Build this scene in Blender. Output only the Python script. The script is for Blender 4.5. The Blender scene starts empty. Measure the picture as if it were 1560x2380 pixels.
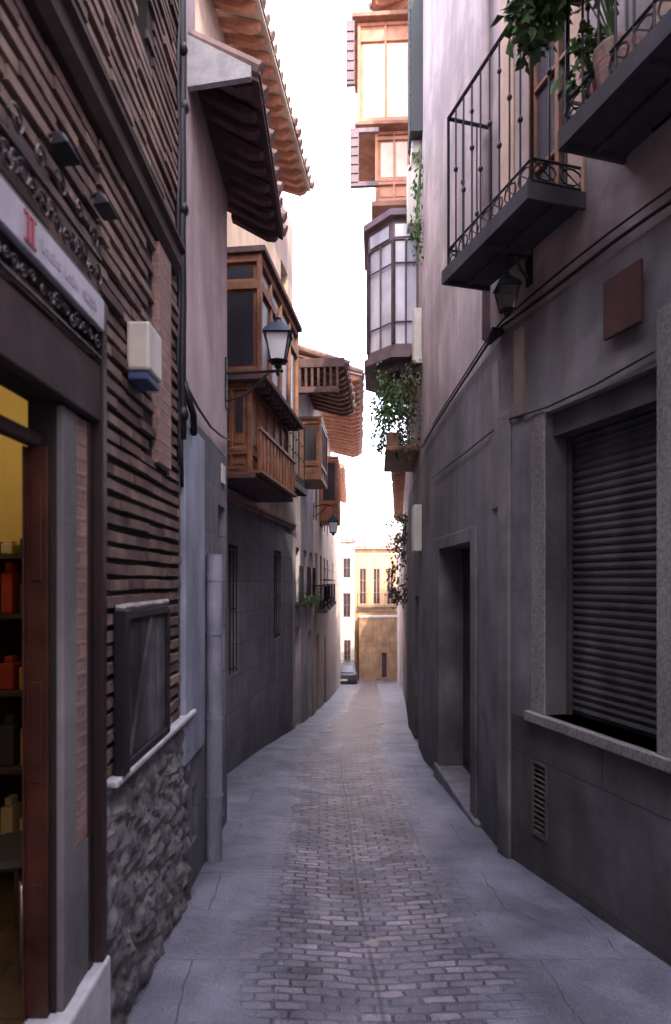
import bpy, math, random
from mathutils import Vector, noise
random.seed(7)
EYE=1.7
S=bpy.context.scene
S.view_settings.view_transform='Standard'
S.view_settings.look='None'
S.view_settings.exposure=0
COL=S.collection
PR=[(-200,1.5),(-20,1.6),(0,1.7),(3,1.78),(4,1.83),(6,1.95),(8,2.12),(10,2.35),(15,3.0),(20,3.7),(30,5.05),(43,6.8),(60,7.2),(900,7.2)]
def lerpt(T,d):
    if d<=T[0][0]: return T[0][1]
    for (a,x),(b,y) in zip(T,T[1:]):
        if d<=b: return x+(y-x)*(d-a)/(b-a)
    return T[-1][1]
def G(d): return -lerpt(PR,d)
def lin(c): return tuple(c)+(1,)
def nn(nt,t,**k):
    n=nt.nodes.new(t)
    for a,b in k.items(): setattr(n,a,b)
    return n
def M(name,c1,c2=None,ns=2.5,rough=.8,bump=.25,bs=35,brick=None,mortar=None,island=0,streak=0.35,metal=0,spec=.4,bdist=.01,joint=.6,grime=0,blotch=0):
    streak*=.7
    m=bpy.data.materials.new(name); m.use_nodes=True; nt=m.node_tree; L=nt.links
    p=nt.nodes['Principled BSDF']
    c2=c2 or tuple(x*.7 for x in c1)
    geo=nn(nt,'ShaderNodeNewGeometry')
    n1=nn(nt,'ShaderNodeTexNoise'); n1.inputs['Scale'].default_value=ns; n1.inputs['Detail'].default_value=8; n1.inputs['Roughness'].default_value=.65
    L.new(geo.outputs['Position'],n1.inputs['Vector'])
    r=nn(nt,'ShaderNodeValToRGB'); r.color_ramp.elements[0].position=.36; r.color_ramp.elements[1].position=.66
    r.color_ramp.elements[0].color=lin(c2); r.color_ramp.elements[1].color=lin(c1)
    L.new(n1.outputs['Fac'],r.inputs['Fac'])
    col=r.outputs['Color']
    if island:
        hs=nn(nt,'ShaderNodeHueSaturation')
        mr=nn(nt,'ShaderNodeMapRange'); mr.inputs['To Min'].default_value=1-island; mr.inputs['To Max'].default_value=1+island
        L.new(geo.outputs['Random Per Island'],mr.inputs['Value']); L.new(mr.outputs[0],hs.inputs['Value'])
        mh=nn(nt,'ShaderNodeMapRange'); mh.inputs['To Min'].default_value=.5-.04*island; mh.inputs['To Max'].default_value=.5+.05*island
        L.new(geo.outputs['Random Per Island'],mh.inputs['Value']); L.new(mh.outputs[0],hs.inputs['Hue'])
        L.new(col,hs.inputs['Color']); col=hs.outputs['Color']
    if streak:
        mp=nn(nt,'ShaderNodeMapping'); mp.inputs['Scale'].default_value=(4,4,.8)
        L.new(geo.outputs['Position'],mp.inputs['Vector'])
        n2=nn(nt,'ShaderNodeTexNoise'); n2.inputs['Scale'].default_value=1.3; n2.inputs['Detail'].default_value=6
        L.new(mp.outputs[0],n2.inputs['Vector'])
        mr=nn(nt,'ShaderNodeMapRange'); mr.inputs['From Min'].default_value=.35; mr.inputs['From Max'].default_value=.65
        mr.inputs['To Min'].default_value=1-streak; mr.inputs['To Max'].default_value=1.08
        L.new(n2.outputs['Fac'],mr.inputs['Value'])
        mx=nn(nt,'ShaderNodeMix',data_type='RGBA',blend_type='MULTIPLY'); mx.inputs[0].default_value=1
        L.new(col,mx.inputs[6]); L.new(mr.outputs[0],mx.inputs[7]); col=mx.outputs[2]
    if blotch:
        # old repairs and stains with soft irregular outlines
        n6=nn(nt,'ShaderNodeTexNoise'); n6.inputs['Scale'].default_value=.9; n6.inputs['Detail'].default_value=9; n6.inputs['Roughness'].default_value=.6; n6.inputs['Distortion'].default_value=.6
        L.new(geo.outputs['Position'],n6.inputs['Vector'])
        mr=nn(nt,'ShaderNodeMapRange'); mr.inputs['From Min'].default_value=.44; mr.inputs['From Max'].default_value=.54; mr.inputs['To Min'].default_value=1-blotch; mr.inputs['To Max'].default_value=1.04
        L.new(n6.outputs['Fac'],mr.inputs['Value'])
        mx=nn(nt,'ShaderNodeMix',data_type='RGBA',blend_type='MULTIPLY'); mx.inputs[0].default_value=1
        L.new(col,mx.inputs[6]); L.new(mr.outputs[0],mx.inputs[7]); col=mx.outputs[2]
    if grime:
        # splash dirt and rising damp along the foot of the wall
        sp=nn(nt,'ShaderNodeSeparateXYZ'); L.new(geo.outputs['Position'],sp.inputs[0])
        h1=nn(nt,'ShaderNodeMath',operation='MULTIPLY_ADD'); h1.inputs[1].default_value=.06; L.new(sp.outputs[1],h1.inputs[0]); L.new(sp.outputs[2],h1.inputs[2])
        n5=nn(nt,'ShaderNodeTexNoise'); n5.inputs['Scale'].default_value=2.6; n5.inputs['Detail'].default_value=7; L.new(geo.outputs['Position'],n5.inputs['Vector'])
        h2=nn(nt,'ShaderNodeMath',operation='MULTIPLY_ADD'); h2.inputs[1].default_value=-1.1; L.new(n5.outputs['Fac'],h2.inputs[0]); L.new(h1.outputs[0],h2.inputs[2])
        mr=nn(nt,'ShaderNodeMapRange'); mr.inputs['From Min'].default_value=-.5; mr.inputs['From Max'].default_value=.45; mr.inputs['To Min'].default_value=1-grime; mr.inputs['To Max'].default_value=1
        L.new(h2.outputs[0],mr.inputs['Value'])
        mx=nn(nt,'ShaderNodeMix',data_type='RGBA',blend_type='MULTIPLY'); mx.inputs[0].default_value=1
        L.new(col,mx.inputs[6]); L.new(mr.outputs[0],mx.inputs[7]); col=mx.outputs[2]
    n3=nn(nt,'ShaderNodeTexNoise'); n3.inputs['Scale'].default_value=bs; n3.inputs['Detail'].default_value=7; n3.inputs['Roughness'].default_value=.7
    L.new(geo.outputs['Position'],n3.inputs['Vector']); hgt=n3.outputs['Fac']
    if brick:
        bw,bh,mo=brick
        tc=nn(nt,'ShaderNodeUVMap')
        b=nn(nt,'ShaderNodeTexBrick'); b.inputs['Scale'].default_value=1
        b.inputs['Brick Width'].default_value=bw; b.inputs['Row Height'].default_value=bh; b.inputs['Mortar Size'].default_value=mo
        b.inputs['Mortar Smooth'].default_value=.3
        b.inputs['Color1'].default_value=(1,1,1,1); b.inputs['Color2'].default_value=(.72,.72,.74,1); b.inputs['Mortar'].default_value=(1,1,1,1)
        nd=nn(nt,'ShaderNodeTexNoise'); nd.inputs['Scale'].default_value=9; L.new(tc.outputs[0],nd.inputs['Vector'])
        va=nn(nt,'ShaderNodeVectorMath',operation='MULTIPLY_ADD'); va.inputs[1].default_value=(bh*.12 if bh<.2 else .012,)*3
        L.new(nd.outputs['Color'],va.inputs[0]); L.new(tc.outputs[0],va.inputs[2]); L.new(va.outputs[0],b.inputs['Vector'])
        mx=nn(nt,'ShaderNodeMix',data_type='RGBA',blend_type='MULTIPLY'); mx.inputs[0].default_value=.8
        L.new(col,mx.inputs[6]); L.new(b.outputs['Color'],mx.inputs[7])
        my=nn(nt,'ShaderNodeMix',data_type='RGBA'); L.new(mx.outputs[2],my.inputs[6]); my.inputs[7].default_value=lin(mortar or (.05,.05,.05))
        mf=nn(nt,'ShaderNodeMath',operation='MULTIPLY'); mf.inputs[1].default_value=.85; L.new(b.outputs['Fac'],mf.inputs[0])
        L.new(mf.outputs[0],my.inputs[0]); col=my.outputs[2]
        ms=nn(nt,'ShaderNodeMath',operation='MULTIPLY_ADD'); ms.inputs[1].default_value=-joint*2
        L.new(b.outputs['Fac'],ms.inputs[0]); L.new(hgt,ms.inputs[2]); hgt=ms.outputs[0]
    L.new(col,p.inputs['Base Color'])
    bp=nn(nt,'ShaderNodeBump'); bp.inputs['Strength'].default_value=bump; bp.inputs['Distance'].default_value=bdist
    L.new(hgt,bp.inputs['Height']); L.new(bp.outputs[0],p.inputs['Normal'])
    rr=nn(nt,'ShaderNodeMapRange'); rr.inputs['To Min'].default_value=max(0.02,rough-.12); rr.inputs['To Max'].default_value=min(1,rough+.12)
    L.new(n1.outputs['Fac'],rr.inputs['Value']); L.new(rr.outputs[0],p.inputs['Roughness'])
    p.inputs['Metallic'].default_value=metal
    p.inputs['Specular IOR Level'].default_value=spec
    return m
brickM=M('brick_mauve',(.26,.165,.14),(.11,.07,.062),ns=5,island=.45,bump=.5,bs=60,bdist=.006)
mortarM=M('dark_mortar',(.028,.022,.023),(.016,.013,.014))
redbrickM=M('pink_brick',(.5,.29,.25),(.33,.19,.165),ns=9,brick=(.11,.05,.008),mortar=(.25,.2,.18),bump=.6)
rubbleM=M('rubble_stone',(.27,.255,.265),(.09,.085,.095),ns=9,bump=.8,bs=50,grime=.4)
paleStone=M('pale_ledge_stone',(.55,.55,.57),(.38,.38,.41),ns=12,bump=.3,streak=.15)
lilacM=M('lilac_plaster',(.6,.48,.49),(.45,.35,.38),ns=1.8,bump=.35,streak=.25,blotch=.15)
creamM=M('cream_plaster',(.7,.57,.47),(.55,.44,.36),ns=1.6,streak=.3,grime=.3)
greyblockM=M('grey_rendered_blocks',(.24,.24,.285),(.16,.16,.195),ns=2.2,brick=(.62,.34,.006),mortar=(.085,.085,.11),bump=.4,bs=25,streak=.3,grime=.45,blotch=.15)
greyplM=M('grey_plaster',(.28,.265,.275),(.165,.157,.17),ns=1.6,bump=.5,bs=22,streak=.28,grime=.5,blotch=.22)
bluepl=M('pale_blue_plaster',(.42,.46,.57),(.3,.33,.42),ns=2.5,streak=.4,grime=.4,blotch=.15)
darkdado=M('dark_stone_dado',(.165,.155,.163),(.095,.09,.095),ns=3,brick=(.95,.62,.006),mortar=(.05,.05,.055),bump=.35,bs=30,streak=.3,rough=.7,grime=.4,blotch=.2)
upperR=M('weathered_pink_plaster',(.56,.46,.44),(.36,.295,.305),ns=1.3,bump=.5,bs=18,streak=.32,blotch=.2)
graniteM=M('granite_jamb',(.38,.36,.355),(.17,.16,.165),ns=60,bump=.2,streak=.4,rough=.6)
shutM=M('roller_shutter_metal',(.13,.125,.135),(.085,.082,.09),ns=6,rough=.5,bump=.1,streak=.5,metal=.2)
ironM=M('black_iron',(.028,.028,.036),(.018,.018,.022),rough=.5,bump=.15,streak=0,metal=.4)
slabM=M('balcony_slab',(.085,.08,.09),(.05,.047,.056),bump=.3)
woodM=M('reddish_brown_wood',(.34,.155,.09),(.18,.08,.05),ns=7,rough=.5,bump=.3,streak=.45)
woodlM=M('orange_bounce_wood',(.64,.32,.2),(.44,.205,.125),ns=6,rough=.6,bump=.3,streak=.3)  # light orange wood; the tone also carries warm light bounced under the eaves
wooddM=M('dark_aged_wood',(.075,.047,.045),(.037,.024,.026),ns=6,bump=.4)
eaveD=M('eave_aged_wood',(.16,.095,.1),(.08,.05,.058),ns=6,bump=.4)
woodgM=M('grey_weathered_boards',(.17,.16,.18),(.055,.05,.058),ns=5,bump=.5,streak=1.1)
doorredM=M('dark_red_door_wood',(.085,.026,.02),(.04,.012,.01),ns=6,rough=.4,bump=.2)
tileM=M('clay_roof_tile',(.4,.27,.23),(.22,.15,.14),ns=8,island=.3,bump=.5)
whiteM=M('white_painted_box',(.74,.71,.62),(.6,.57,.51),ns=4,rough=.45,bump=.08,streak=.35)
blueboxM=M('blue_plastic',(.06,.09,.22),rough=.5,streak=0)
pipeM=M('painted_downpipe',(.32,.33,.41),(.22,.23,.3),ns=5,rough=.65,bump=.2,streak=.7)
rustM=M('dark_painted_steel_post',(.05,.03,.03),(.028,.018,.02),rough=.45,bump=.15,metal=.2)
yellowM=M('yellow_interior_plaster',(.8,.6,.22),(.7,.52,.18),ns=1,streak=.05)
floorM=M('shop_floor_tile',(.18,.12,.07),(.1,.065,.04),brick=(.3,.3,.005),mortar=(.04,.03,.025),streak=0,rough=.4)
signM=M('sign_board_paint',(.56,.53,.6),(.42,.4,.46),ns=6,streak=.3,rough=.4)
redM=M('sign_red_paint',(.42,.06,.07),rough=.4,streak=.1)
greylet=M('sign_grey_lettering',(.4,.36,.42),rough=.5,streak=0)
redsignM=M('dark_red_sign',(.11,.045,.04),(.07,.032,.03),ns=5,streak=.5)
greenSh=M('green_blind',(.04,.055,.055),(.028,.038,.04),rough=.6)
whiteHouse=M('warm_glow_white_render',(.74,.65,.55),(.6,.52,.44),ns=1,streak=.3,grime=.2)  # white render, its colour warmed to suggest the glow at the far end
ochreM=M('ochre_stone',(.46,.29,.17),(.28,.18,.11),ns=1.5,brick=(.7,.35,.012),mortar=(.2,.14,.09),bump=.5,streak=.4)
farCream=M('ochre_plaster',(.58,.38,.22),(.47,.31,.18),ns=.8,streak=.3)
carM=M('dark_car_paint',(.03,.035,.05),(.025,.03,.042),rough=.25,bump=.02,streak=0,spec=.6)
tyreM=M('tyre_rubber',(.02,.02,.02),rough=.9,streak=0)
leafM=M('leaf_green',(.1,.19,.055),(.045,.1,.03),ns=6,island=.5,rough=.55,bump=0,streak=0)
leafdM=M('leaf_olive',(.12,.13,.06),(.055,.065,.035),ns=6,island=.5,rough=.6,bump=0,streak=0)
flowerM=M('red_flower',(.4,.04,.05),rough=.6,streak=0,island=.3)
goodsA=M('package_beige',(.6,.5,.3),streak=0); goodsB=M('package_red',(.35,.04,.03),streak=0); goodsC=M('package_dark',(.05,.05,.06),streak=0); goodsD=M('package_amber',(.5,.3,.08),streak=0)
capM=M('lantern_cap_blue',(.05,.07,.11),rough=.35,streak=0,metal=.3)
def glassmat(name,tint,mixf,rough=.04):
    m=bpy.data.materials.new(name); m.use_nodes=True; nt=m.node_tree; L=nt.links
    nt.nodes.remove(nt.nodes['Principled BSDF'])
    o=nt.nodes['Material Output']
    a=nn(nt,'ShaderNodeBsdfTransparent'); a.inputs[0].default_value=lin(tint)
    b=nn(nt,'ShaderNodeBsdfGlossy'); b.inputs[1].default_value=rough
    lw=nn(nt,'ShaderNodeLayerWeight'); lw.inputs[0].default_value=mixf
    nz=nn(nt,'ShaderNodeTexNoise'); nz.inputs['Scale'].default_value=2.2
    bp=nn(nt,'ShaderNodeBump'); bp.inputs['Strength'].default_value=.08; L.new(nz.outputs['Fac'],bp.inputs['Height']); L.new(bp.outputs[0],b.inputs['Normal'])
    mx=nn(nt,'ShaderNodeMixShader'); L.new(lw.outputs['Fresnel'],mx.inputs[0]); L.new(a.outputs[0],mx.inputs[1]); L.new(b.outputs[0],mx.inputs[2]); L.new(mx.outputs[0],o.inputs[0])
    return m
clearG=glassmat('clear_glass',(.5,.52,.58),.2)
paneM=M('painted_sky_pane',(.72,.74,.84),(.45,.47,.57),ns=1.2,rough=.15,bump=.02,streak=.3,spec=.9)  # pale base paints the bright sky reflection into the mirador panes
darkG=M('window_glass_dark',(.04,.045,.06),(.025,.028,.04),ns=1.5,rough=.14,bump=.04,streak=0,spec=.9)
milkM=bpy.data.materials.new('lantern_milk_glass'); milkM.use_nodes=True
_p=milkM.node_tree.nodes['Principled BSDF']; _p.inputs['Base Color'].default_value=(.85,.89,.95,1); _p.inputs['Roughness'].default_value=.25; _p.inputs['Transmission Weight'].default_value=.35
_n=milkM.node_tree.nodes.new('ShaderNodeTexNoise'); _n.inputs['Scale'].default_value=12
_b=milkM.node_tree.nodes.new('ShaderNodeBump'); _b.inputs['Strength'].default_value=.1; milkM.node_tree.links.new(_n.outputs['Fac'],_b.inputs['Height']); milkM.node_tree.links.new(_b.outputs[0],_p.inputs['Normal'])
def street_mat():
    m=M('street_paving',(.25,.25,.31),(.13,.13,.17),ns=3,rough=.5,bump=.4,bs=60,streak=0,spec=.5)
    nt=m.node_tree; L=nt.links; p=nt.nodes['Principled BSDF']
    base=p.inputs['Base Color'].links[0].from_socket
    uv=nn(nt,'ShaderNodeUVMap'); sx=nn(nt,'ShaderNodeSeparateXYZ'); L.new(uv.outputs[0],sx.inputs[0])
    nz=nn(nt,'ShaderNodeTexNoise'); nz.inputs['Scale'].default_value=7; nz.inputs['Detail'].default_value=5; L.new(uv.outputs[0],nz.inputs['Vector'])
    va=nn(nt,'ShaderNodeVectorMath',operation='MULTIPLY_ADD'); va.inputs[1].default_value=(.06,.04,0); L.new(nz.outputs['Color'],va.inputs[0]); L.new(uv.outputs[0],va.inputs[2])
    def br(w,h,mo):
        b=nn(nt,'ShaderNodeTexBrick'); b.inputs['Scale'].default_value=1; b.inputs['Brick Width'].default_value=w; b.inputs['Row Height'].default_value=h
        b.inputs['Mortar Size'].default_value=mo; b.inputs['Mortar Smooth'].default_value=.7; b.inputs['Color1'].default_value=(2.0,1.75,1.6,1); b.inputs['Color2'].default_value=(.6,.62,.68,1); b.inputs['Mortar'].default_value=(.62,.62,.68,1)
        b.inputs['Bias'].default_value=.15
        L.new(va.outputs[0],b.inputs['Vector']); return b
    b1=br(.14,.052,.008); b2=br(.8,.5,.003)
    b2.inputs['Color1'].default_value=(1,1,1,1); b2.inputs['Color2'].default_value=(.92,.93,.95,1); b2.inputs['Mortar'].default_value=(.8,.8,.83,1)
    ab=nn(nt,'ShaderNodeMath',operation='ABSOLUTE'); L.new(sx.outputs[0],ab.inputs[0])
    nb=nn(nt,'ShaderNodeTexNoise'); nb.inputs['Scale'].default_value=2.2; nb.inputs['Detail'].default_value=4; L.new(uv.outputs[0],nb.inputs['Vector'])
    ad=nn(nt,'ShaderNodeMath',operation='MULTIPLY_ADD'); L.new(nb.outputs['Fac'],ad.inputs[0]); ad.inputs[1].default_value=.5; L.new(ab.outputs[0],ad.inputs[2])
    mk=nn(nt,'ShaderNodeMapRange'); mk.inputs['From Min'].default_value=.62; mk.inputs['From Max'].default_value=.88; L.new(ad.outputs[0],mk.inputs['Value'])
    mc=nn(nt,'ShaderNodeMix',data_type='RGBA'); L.new(mk.outputs[0],mc.inputs[0]); L.new(b1.outputs['Color'],mc.inputs[6]); L.new(b2.outputs['Color'],mc.inputs[7])
    n4=nn(nt,'ShaderNodeTexNoise'); n4.inputs['Scale'].default_value=2.6; n4.inputs['Detail'].default_value=7; n4.inputs['Roughness'].default_value=.65; L.new(uv.outputs[0],n4.inputs['Vector'])
    w=nn(nt,'ShaderNodeMapRange'); w.inputs['From Min'].default_value=.44; w.inputs['From Max'].default_value=.6; L.new(n4.outputs['Fac'],w.inputs['Value'])
    mm=nn(nt,'ShaderNodeMix',data_type='RGBA'); L.new(mc.outputs[2],mm.inputs[6]); mm.inputs[7].default_value=(.95,.94,.95,1)
    mw=nn(nt,'ShaderNodeMath',operation='MULTIPLY'); L.new(w.outputs[0],mw.inputs[0]); mw.inputs[1].default_value=.75; L.new(mw.outputs[0],mm.inputs[0])
    gl=nn(nt,'ShaderNodeMath',operation='LESS_THAN'); gl.inputs[1].default_value=.010; L.new(ab.outputs[0],gl.inputs[0])
    gm=nn(nt,'ShaderNodeMath',operation='MULTIPLY'); L.new(n4.outputs['Fac'],gm.inputs[1]); L.new(gl.outputs[0],gm.inputs[0])
    mu=nn(nt,'ShaderNodeMix',data_type='RGBA',blend_type='MULTIPLY'); mu.inputs[0].default_value=1; L.new(base,mu.inputs[6]); L.new(mm.outputs[2],mu.inputs[7])
    mg=nn(nt,'ShaderNodeMix',data_type='RGBA'); L.new(gm.outputs[0],mg.inputs[0]); L.new(mu.outputs[2],mg.inputs[6]); mg.inputs[7].default_value=(.04,.04,.05,1)
    # fine speckle plus large stains
    sk=nn(nt,'ShaderNodeTexNoise'); sk.inputs['Scale'].default_value=90; sk.inputs['Detail'].default_value=3; L.new(uv.outputs[0],sk.inputs['Vector'])
    sr=nn(nt,'ShaderNodeMapRange'); sr.inputs['From Min'].default_value=.3; sr.inputs['From Max'].default_value=.7; sr.inputs['To Min'].default_value=.76; sr.inputs['To Max'].default_value=1.22; L.new(sk.outputs['Fac'],sr.inputs['Value'])
    ms=nn(nt,'ShaderNodeMix',data_type='RGBA',blend_type='MULTIPLY'); ms.inputs[0].default_value=1; L.new(mg.outputs[2],ms.inputs[6]); L.new(sr.outputs[0],ms.inputs[7])
    st=nn(nt,'ShaderNodeTexNoise'); st.inputs['Scale'].default_value=1.1; st.inputs['Detail'].default_value=8; st.inputs['Distortion'].default_value=.5; L.new(uv.outputs[0],st.inputs['Vector'])
    sv=nn(nt,'ShaderNodeMapRange'); sv.inputs['From Min'].default_value=.38; sv.inputs['From Max'].default_value=.58; sv.inputs['To Min'].default_value=.7; sv.inputs['To Max'].default_value=1.08; L.new(st.outputs['Fac'],sv.inputs['Value'])
    mt=nn(nt,'ShaderNodeMix',data_type='RGBA',blend_type='MULTIPLY'); mt.inputs[0].default_value=1; L.new(ms.outputs[2],mt.inputs[6]); L.new(sv.outputs[0],mt.inputs[7])
    L.new(mt.outputs[2],p.inputs['Base Color'])
    bump=[n for n in nt.nodes if n.type=='BUMP'][0]; old=bump.inputs['Height'].links[0].from_socket
    mf=nn(nt,'ShaderNodeMix',data_type='FLOAT'); L.new(mk.outputs[0],mf.inputs[0]); L.new(b1.outputs['Fac'],mf.inputs[2]); L.new(b2.outputs['Fac'],mf.inputs[3])
    iw=nn(nt,'ShaderNodeMath',operation='MULTIPLY_ADD'); L.new(mw.outputs[0],iw.inputs[0]); iw.inputs[1].default_value=-.9; iw.inputs[2].default_value=1
    mf2=nn(nt,'ShaderNodeMath',operation='MULTIPLY'); L.new(mf.outputs[0],mf2.inputs[0]); L.new(iw.outputs[0],mf2.inputs[1])
    h1=nn(nt,'ShaderNodeMath',operation='MULTIPLY_ADD'); L.new(mf2.outputs[0],h1.inputs[0]); h1.inputs[1].default_value=-2.4; L.new(old,h1.inputs[2])
    h2=nn(nt,'ShaderNodeMath',operation='MULTIPLY_ADD'); L.new(n4.outputs['Fac'],h2.inputs[0]); h2.inputs[1].default_value=5.0; L.new(h1.outputs[0],h2.inputs[2])
    L.new(h2.outputs[0],bump.inputs['Height']); bump.inputs['Distance'].default_value=.010; bump.inputs['Strength'].default_value=1
    rr=nn(nt,'ShaderNodeMapRange'); rr.inputs['To Min'].default_value=.22; rr.inputs['To Max'].default_value=.45; L.new(mk.outputs[0],rr.inputs['Value']); L.new(rr.outputs[0],p.inputs['Roughness'])
    return m
streetM=street_mat()
groundM=M('ground_cement',(.3,.27,.25),(.2,.18,.17),ns=.5,streak=0)
class Fr:
    def __init__(s,p0,p1=None,side='L',front=None):
        if front is not None:
            s.o=Vector((0,front)); s.t=Vector((1,0)); s.n=Vector((0,-1)); s.s0=0
        else:
            s.o=Vector(p0); s.s0=p0[1]; s.t=Vector(((p1[0]-p0[0])/(p1[1]-p0[1]),1)); u=s.t.normalized()
            s.n=Vector((u.y,-u.x)) if side=='L' else Vector((-u.y,u.x))
    def P(s,a,o,h):
        q=s.o+s.t*(a-s.s0)+s.n*o
        return Vector((q.x,q.y,h))
ORG={}
def thing(name,label,cat,base,group=None):
    e=bpy.data.objects.new(name,None); COL.objects.link(e); e.empty_display_size=.2
    b=Vector((base[0],base[1],base[2]+EYE)); e.location=b
    e['label']=label; e['category']=cat
    if group: e['group']=group
    ORG[e.name]=b; return e
class MB:
    def __init__(s): s.v=[];s.f=[];s.m=[];s.mi=0
    def add(s,vs,fs):
        k=len(s.v); s.v+= [Vector(v) for v in vs]
        for f in fs: s.f.append([k+i for i in f]); s.m.append(s.mi)
    def hexa(s,p): s.add(p,[(0,3,2,1),(4,5,6,7),(0,1,5,4),(1,2,6,5),(2,3,7,6),(3,0,4,7)])
    def box(s,x0,x1,y0,y1,z0,z1): s.hexa([(x0,y0,z0),(x1,y0,z0),(x1,y1,z0),(x0,y1,z0),(x0,y0,z1),(x1,y0,z1),(x1,y1,z1),(x0,y1,z1)])
    def fb(s,F,a,b,o0,o1,h0,h1): s.hexa([F.P(a,o0,h0),F.P(b,o0,h0),F.P(b,o1,h0),F.P(a,o1,h0),F.P(a,o0,h1),F.P(b,o0,h1),F.P(b,o1,h1),F.P(a,o1,h1)])
    def pr(s,F,a,b,poly):
        n=len(poly); vs=[F.P(a,o,h) for o,h in poly]+[F.P(b,o,h) for o,h in poly]
        s.add(vs,[tuple(range(n)),tuple(range(2*n-1,n-1,-1))]+[(i,i+n,(i+1)%n+n,(i+1)%n) for i in range(n)])
    def tube(s,path,r,n=8,cap=True):
        path=[Vector(p) for p in path]; k=len(s.v); N=len(path)
        up=None
        for i,p in enumerate(path):
            d=(path[min(i+1,N-1)]-path[max(i-1,0)]); d=d.normalized() if d.length>1e-9 else Vector((0,0,1))
            if up is None: up=Vector((0,0,1)) if abs(d.z)<.9 else Vector((1,0,0))
            a=d.cross(up)
            if a.length<1e-4: a=d.cross(Vector((1,.3,0)))
            a.normalize(); b=a.cross(d).normalized(); up=b
            rr=r[i] if isinstance(r,(list,tuple)) else r
            for j in range(n):
                t=2*math.pi*j/n; s.v.append(p+a*(rr*math.cos(t))+b*(rr*math.sin(t)))
        for i in range(N-1):
            for j in range(n):
                s.f.append([k+i*n+j,k+i*n+(j+1)%n,k+(i+1)*n+(j+1)%n,k+(i+1)*n+j]); s.m.append(s.mi)
        if cap:
            s.f.append([k+j for j in range(n)][::-1]); s.m.append(s.mi); s.f.append([k+(N-1)*n+j for j in range(n)]); s.m.append(s.mi)
    def done(s,name,parent,mats,bevel=0,smooth=False,label=None):
        if not isinstance(mats,(list,tuple)): mats=[mats]
        o=ORG[parent.name] if parent else Vector((0,0,0))
        me=bpy.data.meshes.new(name)
        me.from_pydata([(v.x-o.x,v.y-o.y,v.z+EYE-o.z) for v in s.v],[],s.f)
        for m in mats: me.materials.append(m)
        me.polygons.foreach_set('material_index',s.m)
        if smooth: me.polygons.foreach_set('use_smooth',[True]*len(s.f))
        me.update()
        uv=me.uv_layers.new(name='UVMap')
        for p in me.polygons:
            n=p.normal
            if abs(n.z)>.8: tx,ty=Vector((1,0,0)),Vector((0,1,0))
            else:
                tx=Vector((0,0,1)).cross(n); tx.normalize(); ty=Vector((0,0,1))
                if tx.y<-.3 or (abs(tx.y)<=.3 and tx.x<0): tx=-tx
            for li in p.loop_indices:
                w=me.vertices[me.loops[li].vertex_index].co+o
                uv.data[li].uv=(w.dot(tx),w.dot(ty))
        ob=bpy.data.objects.new(name,me); COL.objects.link(ob)
        if parent: ob.parent=parent; ORG[ob.name]=o
        if bevel:
            b=ob.modifiers.new('Bevel','BEVEL'); b.width=bevel; b.segments=2; b.limit_method='ANGLE'
        if label: ob['label']=label
        return ob
def facade(b,F,a,c,h0,h1,ops=(),rev=.2):
    ss=sorted({a,c}|{x for o in ops for x in o[:2] if a<x<c}); hs=sorted({h0,h1}|{x for o in ops for x in o[2:4] if h0<x<h1})
    for i in range(len(ss)-1):
        for j in range(len(hs)-1):
            ms=(ss[i]+ss[i+1])/2; mh=(hs[j]+hs[j+1])/2
            if any(o[0]<ms<o[1] and o[2]<mh<o[3] for o in ops): continue
            b.add([F.P(ss[i],0,hs[j]),F.P(ss[i+1],0,hs[j]),F.P(ss[i+1],0,hs[j+1]),F.P(ss[i],0,hs[j+1])],[(0,1,2,3)])
    for o in ops:
        x0,x1,y0,y1=o[:4]; r=o[4] if len(o)>4 else rev
        for (p,q) in (((x0,y0),(x1,y0)),((x1,y0),(x1,y1)),((x1,y1),(x0,y1)),((x0,y1),(x0,y0))):
            b.add([F.P(p[0],0,p[1]),F.P(q[0],0,q[1]),F.P(q[0],-r,q[1]),F.P(p[0],-r,p[1])],[(0,1,2,3)])
def shell(b,F,a,c,h0,h1,depth,ends=(1,1)):
    if ends[0]: b.add([F.P(a,0,h0),F.P(a,-depth,h0),F.P(a,-depth,h1),F.P(a,0,h1)],[(0,1,2,3)])
    if ends[1]: b.add([F.P(c,0,h0),F.P(c,-depth,h0),F.P(c,-depth,h1),F.P(c,0,h1)],[(0,1,2,3)])
    b.add([F.P(a,-depth,h0),F.P(c,-depth,h0),F.P(c,-depth,h1),F.P(a,-depth,h1)],[(0,1,2,3)])
    b.add([F.P(a,0,h1),F.P(c,0,h1),F.P(c,-depth,h1),F.P(a,-depth,h1)],[(0,1,2,3)])
def window(th,F,a,c,h0,h1,o=-.16,cols=2,rows=2,mat=woodM,fw=.045,glass=darkG):
    b=MB()
    b.fb(F,a,a+fw,o,o+.05,h0,h1); b.fb(F,c-fw,c,o,o+.05,h0,h1); b.fb(F,a+fw,c-fw,o,o+.05,h0,h0+fw); b.fb(F,a+fw,c-fw,o,o+.05,h1-fw,h1)
    for i in range(1,cols):
        x=a+(c-a)*i/cols; b.fb(F,x-.018,x+.018,o+.003,o+.043,h0+fw,h1-fw)
    for i in range(1,rows):
        y=h0+(h1-h0)*i/rows; b.fb(F,a+fw,c-fw,o+.006,o+.04,y-.012,y+.012)
    w=b.done('window',th,mat)
    g=MB(); g.fb(F,a+.01,c-.01,o+.01,o+.016,h0+.01,h1-.01); g.done('window_glass',w,glass)
    return w
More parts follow.
